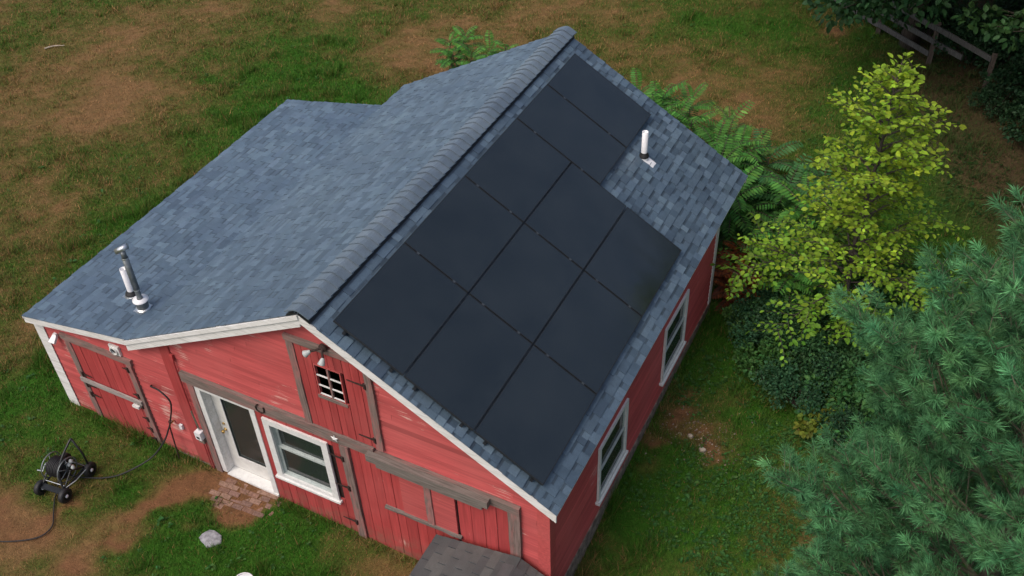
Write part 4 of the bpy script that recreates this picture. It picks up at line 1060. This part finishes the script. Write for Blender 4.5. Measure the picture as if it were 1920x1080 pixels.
# --- dense small-leaved shrubs
def shrub_mesh(seed, rx, ry, h, n, size, base, lean=0., clumps=26, name='foliage'):
    rg = np.random.default_rng(seed); c = norm(rg.normal(size=(clumps, 3))); c[:, 2] = np.abs(c[:, 2]) * 1.0
    c = c * rg.uniform(.45, .95, (clumps, 1)) * np.array([[rx, ry, h * .62]]) + np.array([[0, 0, h * .34]])
    cr = rg.uniform(.18, .34, clumps) * min(rx, ry, h)
    w = rg.integers(0, clumps, n); dd = norm(rg.normal(size=(n, 3))); P = c[w] + dd * (cr[w] * rg.uniform(.45, 1.05, n))[:, None]
    P[:, 2] = np.maximum(P[:, 2], .03)
    D = norm(dd + rg.normal(0, .6, (n, 3))); N = norm(dd * .5 + np.array([[0, 0, 1.0]]) + rg.normal(0, .45, (n, 3)))
    L = size * rg.uniform(.65, 1.25, n); cb = np.exp(rg.normal(0, .16, clumps))[w]
    C = tints(base, n, .2, .12) * cb[:, None]
    V, F, CC = leaves(P, D, N, L, L * .33, C)
    st_ = MB()
    for k in range(min(clumps, 14)): st_.tube([(c[k, 0] * .12, c[k, 1] * .12, -.05), (c[k, 0] * .5, c[k, 1] * .5, c[k, 2] * .55), tuple(c[k])], [.016, .011, .004], 5, False)
    return np_mesh(name, V, F, CC, M['leaf']), st_.mesh('stem', M['bark'])
def shrub(x, y, ms, label, rz=0., name='shrub', sc=1., cat='shrub', group='dense shrubs beside the barn'):
    e = thing(name, label, cat, (x, y, gz1(x, y)), rz, group); e.scale = (sc, sc, sc); link('foliage', ms[0], e); link('stem', ms[1], e); return e
DK = (.050, .132, .046)
s1 = shrub_mesh(21, 1.0, .95, 1.35, 5200, .060, DK); s2 = shrub_mesh(22, .85, .8, 1.1, 4200, .055, (.035, .10, .045)); s3 = shrub_mesh(23, .5, .45, .7, 1300, .075, (.075, .17, .04), clumps=16); s4 = shrub_mesh(24, .55, .5, .8, 420, .11, (.16, .20, .03), clumps=14)
shrub(5.35, 6.35, s1, 'dark green dense shrub below the yellow-green tree, largest of its kind')
shrub(6.2, 6.0, s1, 'dark green shrub half hidden behind the pine boughs', 2.1, sc=.95)
shrub(4.6, 6.75, s2, 'dark green shrub on the barn side of the thicket', 1.0)
shrub(5.7, 5.35, s2, 'dark green shrub at the lawn edge beside the pine', 3.0)
shrub(6.9, 6.9, s1, 'dark shrub behind the yellow-green tree trunk', 4.0, sc=1.05)
shrub(4.2, 6.75, s3, 'light green leafy bush near the white corner board', .4, sc=.9)
shrub(6.05, 5.05, s4, 'sparse yellow-leaved sapling at the foot of the dark shrubs', .7)
shrub(6.7, 4.6, s2, 'dark green shrub under the lower pine boughs', 5.0, sc=.85)
shrub(7.6, 7.6, s4, 'yellow-green sapling beyond the pine at the right edge', 1.9, sc=1.3)
th = shrub_mesh(81, .75, .7, 1.0, 2600, .075, (.052, .150, .040)); th2 = shrub_mesh(82, .6, .6, .7, 1700, .065, (.055, .145, .036))
TL_ = ['leafy green thicket bush below the ridge end of the sumacs', 'leafy thicket bush under the second sumac', 'leafy thicket bush in the middle of the sumacs', 'leafy thicket bush on the lawn side of the sumacs', 'leafy thicket bush near the lowest roof corner', 'leafy thicket bush between sumacs and yellow-green tree', 'leafy thicket bush left of the yellow-green tree base', 'leafy thicket bush behind the dead fern', 'low leafy bush joining the dark shrubs to the barn corner', 'low leafy bush in front of the largest dark shrub', 'low leafy bush beneath the pine on the lawn side', 'low leafy bush right of the yellow-green tree']
for k, (x, y, v, sc) in enumerate([(.4, 10.5, 0, 1.), (1.3, 10.2, 0, 1.), (2.0, 10.3, 0, 1.05), (2.7, 10.3, 1, 1.1), (3.2, 9.5, 0, 1.15), (4.2, 9.4, 0, 1.2), (4.9, 8.5, 0, 1.1), (4.4, 9.3, 1, 1.0), (4.75, 7.3, 1, .8), (5.0, 5.75, 1, .9), (6.5, 5.3, 0, 1.0), (6.9, 8.0, 0, 1.2)]):
    shrub(x, y, (th, th2)[v], TL_[k], k * 1.9, 'thicket_bush', sc * 1.22, 'bush', 'thicket bushes behind the barn')
# dead brown fern clump by the back corner
fm = sumac_mesh(9, 5, .75, .5, (.20, .060, .024))
e = thing('dead_fern', 'clump of dead rust-brown fern against the back wall corner', 'fern', (3.85, 8.35, gz1(3.8, 8.3))); link('fronds', fm[0], e); link('stem', fm[1], e)
e = thing('dead_fern', 'smaller dead rust-brown fern beside the white corner board', 'fern', (3.88, 7.65, gz1(3.88, 7.65)), 1.4); e.scale = (.95,) * 3; link('fronds', fm[0], e); link('stem', fm[1], e)

# --- white pine
def pine(px, py, Hh, label, seed=3, zlo=1.2):
    rg = random.Random(seed); e = thing('pine_tree', label, 'tree', (px, py, gz1(px, py)))
    b = MB(); b.tube([(0, 0, -.1), (.02, .0, Hh * .4), (-.02, .02, Hh * .75), (0, 0, Hh)], [.17, .12, .06, .012], 10); b.build('trunk', M['bark'], e, True)
    br = MB(); TP_, TD, TS = [], [], []
    def twig(a, d, ln, lv):
        n = max(2, int(ln / .165)); d = Vector(d).normalized(); p = Vector(a); pts = [p.copy()]
        for i in range(n):
            d = (d + Vector((rg.uniform(-.1, .1), rg.uniform(-.1, .1), rg.uniform(-.02, .10)))).normalized(); p = p + d * ln / n; pts.append(p.copy())
            if lv > 0 and i >= (0 if lv == 1 else 1):
                for q in ((-1, 1) if rg.random() < .85 else (rg.choice((-1, 1)),)):
                    s = d.cross(Vector((0, 0, 1))).normalized() * q; rem = ln * (1 - (i + 1) / n)
                    twig(p, d * .75 + s * rg.uniform(.5, .95) + Vector((0, 0, rg.uniform(-.05, .25))), max(.16, min(.75, rem * .6) * rg.uniform(.7, 1.1) if lv == 2 else rg.uniform(.14, .28)), lv - 1)
            if lv >= 1 and rg.random() < .7: TP_.append(tuple(p)); TD.append(tuple((d + Vector((rg.uniform(-.6, .6), rg.uniform(-.6, .6), rg.uniform(0, .7)))).normalized())); TS.append(1.0)
        TP_.append(tuple(p)); TD.append(tuple(d)); TS.append(1.1)
        br.tube(pts, [max(.003, .0035 + .008 * lv * (1 - i / len(pts))) for i in range(len(pts))], 4, False)
    z = zlo; w = 0
    while z < Hh - .3:
        t = z / Hh; Rr = min(2.45, 3.3 * (1 - t) ** .36) * (1 if t > .25 else .7 + t * 1.2)
        nb = rg.randint(5, 7)
        for k in range(nb):
            az = k * 6.283 / nb + w * 1.1 + rg.uniform(-.25, .25); el = .12 + .55 * t + rg.uniform(-.1, .12)
            d = Vector((math.cos(az) * math.cos(el), math.sin(az) * math.cos(el), math.sin(el)))
            # leave out the boughs on the side no one can see to keep the tree light
            ln = Rr * rg.uniform(.75, 1.1); a = Vector((0, 0, z + rg.uniform(-.1, .1))); st_ = a + d * ln * .10
            br.tube([a, st_], [.03, .022], 5, False); twig(st_, d, ln * .9, 2)
        z += rg.uniform(.40, .52); w += 1
    for q in range(6): twig((0, 0, Hh - .25), (rg.uniform(-.7, .7), rg.uniform(-.7, .7), 1), .4, 0)
    br.build('branches', M['pine_twig'], e)
    TP_ = np.array(TP_); TD = norm(np.array(TD)); n = len(TP_); per = 78
    P0 = np.repeat(TP_, per, 0); A = np.repeat(TD, per, 0); m = len(P0)
    rnd = norm(np.cross(A, RN.normal(size=(m, 3)))); spread = RN.uniform(.12, 1.35, (m, 1))
    D = norm(A * np.cos(spread) + rnd * np.sin(spread) + np.array([[0, 0, -.05]])); P = P0 - A * RN.uniform(0, .11, (m, 1))
    L = RN.uniform(.085, .135, (m, 1)); Sd = norm(np.cross(D, RN.normal(size=(m, 3)))) * .0024
    V = np.stack([P - Sd, P + Sd, P + D * L * .55 + Sd * .8 - np.array([[0, 0, .003]]), P + D * L - np.array([[0, 0, .012]])], 1)
    i = np.arange(m)[:, None] * 4; F = np.concatenate([i + np.array([[0, 1, 2]]), i + np.array([[0, 2, 3]])], 0)
    tc = np.repeat(tints((.092, .248, .105), n, .28, .10), per, 0) * np.exp(RN.normal(0, .14, (m, 1)))
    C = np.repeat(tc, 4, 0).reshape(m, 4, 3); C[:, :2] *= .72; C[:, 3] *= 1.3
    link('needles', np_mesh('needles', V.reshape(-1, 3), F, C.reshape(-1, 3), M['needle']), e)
    return n
npn = pine(8.38, -.15, 8.1, 'large blue-green white pine with soft needle tufts at the right edge')
print('young tree leaves', nl, 'pine tufts', npn)

# --- tall trees behind the fence: boughs with leaf clumps, more trees added for shade
def out_of_view(x, y, z):
    # keeps only clumps outside the frame, where widened crowns add unseen shade
    p = (np.array([x, y, z - .6]) - CAM) @ np.array(cam.rotation_euler.to_matrix()); f = 1917.5; u, v = 960 + f * p[0] / -p[2], 540 - f * p[1] / -p[2]
    return v < -40 or u > 2020
def big_tree(x, y, Hh, cr, boughs, label, seed, base=(.030, .085, .030), leaf=.12, n=9000):
    rg = np.random.default_rng(seed); e = thing('broadleaf_tree', label, 'tree', (x, y, gz1(x, y)), 0, 'tall trees behind the fence')
    b = MB(); b.tube([(0, 0, -.2), (.05, .0, Hh * .35), (.0, .08, Hh * .7), (0, 0, Hh * .92)], [.26, .2, .11, .03], 10); b.build('trunk', M['bark'], e, True)
    C0 = []
    for k in range(90):
        d = norm(rg.normal(size=(1, 3)))[0]; C0.append((d[0] * cr * rg.uniform(.35, .95), d[1] * cr * rg.uniform(.35, .95), Hh * .62 + d[2] * Hh * .33))
    C0 = [c for c in C0 if c[2] > 2.9 and out_of_view(c[0] + x, c[1] + y, c[2])]
    R0 = list(rg.uniform(1.0, 1.7, len(C0)))
    for (bx, by, bz, br_) in boughs:
        for q in range(6):
            o = rg.normal(0, .45, 3) * br_; C0.append((bx - x + o[0], by - y + o[1], bz + abs(o[2]) * .6)); R0.append(br_ * rg.uniform(.45, .8))
    C0 = np.array(C0); R0 = np.array(R0); st_ = MB()
    for c in C0[::2]: st_.tube([(0, 0, min(Hh * .6, max(1.2, c[2] * .55))), (c[0] * .5, c[1] * .5, c[2] * .85), tuple(c)], [.06, .035, .008], 5, False)
    st_.build('limbs', M['bark'], e)
    pr = R0 ** 2; w = rg.choice(len(C0), n, p=pr / pr.sum()); dd = norm(rg.normal(size=(n, 3)) * np.array([[1, 1, .7]])); P = C0[w] + dd * (R0[w] * rg.uniform(.3, 1.0, n) ** .6)[:, None] * np.array([[1, 1, .6]])
    D = norm(dd + rg.normal(0, .7, (n, 3)) - np.array([[0, 0, .3]])); N = norm(np.array([[0, 0, 1.0]]) + rg.normal(0, .5, (n, 3)))
    L = leaf * rg.uniform(.7, 1.3, n); V, F, CC = leaves(P, D, N, L, L * .34, tints(base, n, .22, .12))
    link('crown', np_mesh('crown', V, F, CC, M['leaf']), e)
big_tree(4.9, 18.9, 8.6, 5.6, [(3.4, 15.9, 2.1, .7), (4.2, 15.6, 2.3, .75), (4.9, 16.0, 2.4, .65)], 'tall dark tree with low boughs hanging over the left end of the fence', 51, leaf=.17, n=26000)
big_tree(8.8, 17.2, 9.6, 5.4, [(6.7, 15.6, 2.5, .6), (7.4, 14.9, 2.9, .6)], 'tall dark tree behind the fence near the top right corner', 52, (.034, .09, .028), leaf=.17, n=26000)
big_tree(12.8, 12.2, 10, 4.8, [], 'unseen tall tree added at the right to shade the corner of the yard', 53, leaf=.17, n=22000)  # out of frame, put in to darken the right corner
big_tree(1.2, 25.5, 10, 4.2, [], 'tall tree farther back beyond the top edge of the lawn', 54, leaf=.17, n=9000)

for (x, y, hh, lab) in ((10.4, 21.2, 12, 'tall tree behind the corner of the fence, added unseen for shade'), (14.5, 16.2, 12, 'unseen tall tree added for shade beyond the right side, second one back'), (6.9, 23.6, 12, 'tall unseen tree added for shade in the second row behind the fence')):
    big_tree(x, y, hh, 4.6, [], lab, int(x * 10), leaf=.2, n=12000)  # unseen trees added to block sky light from right and back
u1 = shrub_mesh(71, 1.2, 1.0, 1.5, 3600, .085, (.022, .062, .026)); u2 = shrub_mesh(72, .9, .9, 1.0, 2600, .08, (.020, .055, .022))  # dark bush colours, added to stand in for deep shade by the fence
UL = ['dark bush added for shade behind the left end of the fence', 'dark bush added for shade behind the second fence post', 'dark bush added for shade behind the middle of the fence', 'dark bush added for shade behind the last fence post', 'dark bush added for shade past the end of the fence', 'dark bush added for shade at the right edge below the fence end', 'low dark bush added for shade in front of the fence corner', 'dark bush added for shade farther right beyond the fence end', 'dark bush standing in for shade at the top right edge']
for k, (x, y, v, sc) in enumerate([(3.9, 20.6, 0, 1.), (5.2, 19.6, 0, 1.), (6.4, 18.7, 0, 1.05), (7.5, 18.0, 0, 1.1), (8.2, 16.9, 0, 1.1), (8.5, 15.4, 1, 1.1), (7.35, 16.4, 1, .7), (9.6, 15.9, 0, 1.2), (7.6, 19.9, 0, 1.2)]):
    shrub(x, y, (u1, u2)[v], UL[k], k * 1.3, 'shade_bush', sc, 'bush', 'dark bushes added for shade by the fence')

# --- post and rail fence in the shade
e = thing('post_and_rail_fence', 'silvery post and rail fence in deep shade by the tall trees', 'fence', (0, 0, 0))
FP = [(2.25, 20.6), (4.05, 19.25), (5.55, 18.15), (7.0, 17.1)]
for (x, y) in FP:
    b = MB(); z = gz1(x, y); b.box((x - .06, y - .06, z - .2), (x + .06, y + .06, z + 1.12)); b.build('post', M['bark'], e)
for (p, q) in zip(FP[:-1], FP[1:]):
    for z in (1.02, .66, .30):
        last = p == FP[-2]
        if last and z < .5: continue
        if last and z < .9: q = (p[0] + (q[0] - p[0]) * .55, p[1] + (q[1] - p[1]) * .55)
        b = MB(); d = Vector((q[0] - p[0], q[1] - p[1], 0)).normalized(); s = Vector((-d.y, d.x, 0)) * .022; jz = random.uniform(-.02, .02)
        A, B_ = Vector((p[0], p[1], z + gz1(*p) + jz)) + s * 3.6 * -1, Vector((q[0], q[1], z + gz1(*q) - jz)) + s * -3.6
        b.hexa([A - s - Vector((0, 0, .065)), B_ - s - Vector((0, 0, .065)), B_ + s - Vector((0, 0, .065)), A + s - Vector((0, 0, .065))], [A - s + Vector((0, 0, .065)), B_ - s + Vector((0, 0, .065)), B_ + s + Vector((0, 0, .065)), A + s + Vector((0, 0, .065))]); b.build('rail', M['fence_wood'], e)

# ------------------------------------------------------------------ grass blades over the turf, broadleaf weeds
CR = np.array(cam.rotation_euler.to_matrix())
def pix(P):
    d = (P - CAM) @ CR; f = 1917.526; z = np.maximum(-d[:, 2], .1)
    return 960 + f * d[:, 0] / z, 540 - f * d[:, 1] / z, -d[:, 2]
def free(x, y):
    barn_ = (x > XL - .03) & (x < XR + .03) & (y > -.06) & (y < YW)
    shed_ = (x > SLX + .1) & (x < SRX - .1) & (y > SY0 + .1) & (y < 0)
    st_ = ((x + 1.93) / .2) ** 2 + ((y + 1.18) / .17) ** 2 < 1
    bk = (x > -2.45) & (x < -1.5) & (y > -.52) & (y < 0)
    bu = (x - BX) ** 2 + (y - BY) ** 2 < .02
    return ~(barn_ | shed_ | st_ | bu), bk
def scatter(n, m=260):
    x = RN.uniform(-22, 11, n); y = RN.uniform(-5, 24, n)
    u, v, d = pix(np.stack([x, y, np.zeros(n)], 1))
    ok, bk = free(x, y); keep = ok & (u > -m) & (u < 1920 + m) & (v > -m * .6) & (v < 1080 + m) & (d > 1)
    keep &= RN.random(n) < np.clip((17.5 / np.maximum(d, 1)) ** 2.0, .22, 1)
    keep &= ~(bk & (RN.random(n) < .90))
    return x[keep], y[keep], d[keep]
x, y, d = scatter(2900000)
G_, S_ = turf(x, y); tall = fbm(x * 2.3, y * 2.3, 3)
keep = RN.random(len(x)) < np.clip((.30 + .75 * G_) * (1 - .93 * S_) * (1 - .6 * litter_shade(x, y)), .03, 1)
x, y, d, G_, S_, tall = [a[keep] for a in (x, y, d, G_, S_, tall)]
n = len(x); ang = RN.uniform(0, 6.283, n); hgt = (.020 + .05 * G_ * tall + .10 * G_ * sm(tall, .58, .75) + .022 * RN.random(n)) * (1 + .35 * (d > 19)); wl = np.where((y < 0) & (y > -.22) & (x > XL - .2) & (x < XR), 1, 0) + np.where((x > XR) & (x < XR + .22) & (y > -.1) & (y < YW), 1, 0) + np.where((x < XL) & (x > XL - .25) & (y > -.1), 1, 0); hgt = hgt * (1 + wl * RN.uniform(.2, 2.2, n)); lean = RN.uniform(.1, 1.15, n) * hgt * (1.5 - .6 * G_)
wd = (.0028 + .0030 * RN.random(n)) * np.clip(d / 15, 1, 2.0)
B0 = np.stack([x, y, gz(x, y) - .004], 1); side = np.stack([np.cos(ang), np.sin(ang), np.zeros(n)], 1); fw = np.stack([-np.sin(ang), np.cos(ang), np.zeros(n)], 1)
tip = B0 + fw * lean[:, None] + np.array([[0, 0, 1.]]) * hgt[:, None]
V = np.stack([B0 - side * wd[:, None], B0 + side * wd[:, None], tip], 1).reshape(-1, 3)
dry = RN.random(n) < np.clip(.55 - .6 * G_, .04, 1)
C = turf_col(np.clip(G_ + RN.normal(0, .2, n), 0, 1), S_ * .5) * np.exp(RN.normal(0, .24, (n, 1)))
C[dry] = P_DRY[None] * np.exp(RN.normal(.05, .25, (dry.sum(), 1))) * np.array([[1.05, 1, .95]])
lt_ = litter_shade(x, y)[:, None]; C = C * (1 - lt_ * .8) + np.array([.045, .060, .022]) * lt_ * .8  # blades darkened too where tree shade is painted in
C3 = np.repeat(C, 3, 0).reshape(n, 3, 3); C3[:, 2] *= 1.12
grass = link('grass', np_mesh('grass', V, np.arange(3 * n).reshape(n, 3), C3.reshape(-1, 3), M['grass'])); tag(grass, 'short mown grass, lush green and dry straw in patches', 'grass', kind='stuff')
print('blades', n)
# broadleaf weeds and clover, thickest right of the barn
x, y, d = scatter(260000)
G_, S_ = turf(x, y); cl = fbm(x * 1.1 + 70, y * 1.1, 3)
pr = np.where(x > 3.4, np.where(y < 8, .55, .25), .06 * (G_ > .5)) * sm(cl, .4, .62) * (1 - .8 * S_) + np.where(((x > 5.2) & (y < 6.5)) | ((x > 5.6) & (y > 8.5)), .45, 0) * sm(cl, .35, .6)
keep = RN.random(len(x)) < pr; x, y = x[keep], y[keep]; n = len(x); q = 5
a = RN.uniform(0, 6.283, (n, q)) ; px = np.repeat(x, q); py = np.repeat(y, q); a = a.ravel()
P = np.stack([px + RN.normal(0, .02, n * q), py + RN.normal(0, .02, n * q), gz(px, py) + RN.uniform(.015, .06, n * q)], 1)
D = np.stack([np.cos(a), np.sin(a), RN.uniform(-.1, .45, n * q)], 1); N = np.stack([RN.normal(0, .3, n * q), RN.normal(0, .3, n * q), np.ones(n * q)], 1)
big = np.repeat(np.exp(RN.normal(0, .35, n)), q); L = RN.uniform(.022, .042, n * q) * big
V, F, CC = leaves(P, D, N, L, L * .36, tints((.050, .135, .030), n * q, .25, .2) * (1 - .62 * np.repeat(litter_shade(x, y), q))[:, None])  # weeds carry the same painted shade at the wood edge
tag(link('weeds', np_mesh('weeds', V, F, CC, M['leaf'])), 'low broadleaf weeds and clover in the turf', 'weeds', kind='stuff')
# pebbles and crumbs on the bare soil right of the barn
m_ = 170; x = np.concatenate([RN.normal(4.0, .42, m_), RN.normal(4.45, .35, m_)]); y = np.concatenate([RN.normal(4.15, .35, m_), RN.normal(3.85, .28, m_)])
b = MB(); rg = random.Random(3)
for xx, yy in zip(x, y):
    if xx < 3.55: continue
    r_ = rg.choice((.008, .01, .014, .02)); c = vary(rg.choice([(.24, .18, .14), (.32, .27, .23), (.16, .12, .09)]), .2); b.tint(c); z = gz1(xx, yy)
    b.hexa([(xx - r_, yy - r_ * .6, z - r_ * .5), (xx + r_ * .4, yy - r_, z - r_ * .5), (xx + r_, yy + r_ * .5, z - r_ * .5), (xx - r_ * .3, yy + r_, z - r_ * .5)], [(xx - r_ * .6, yy - r_ * .3, z + r_ * .8), (xx + r_ * .3, yy - r_ * .6, z + r_ * .7), (xx + r_ * .6, yy + r_ * .3, z + r_ * .8), (xx - r_ * .2, yy + r_ * .6, z + r_ * .7)])
tag(b.build('gravel', M['tint']), 'scattered pebbles on bare soil right of the barn', 'gravel', kind='stuff')
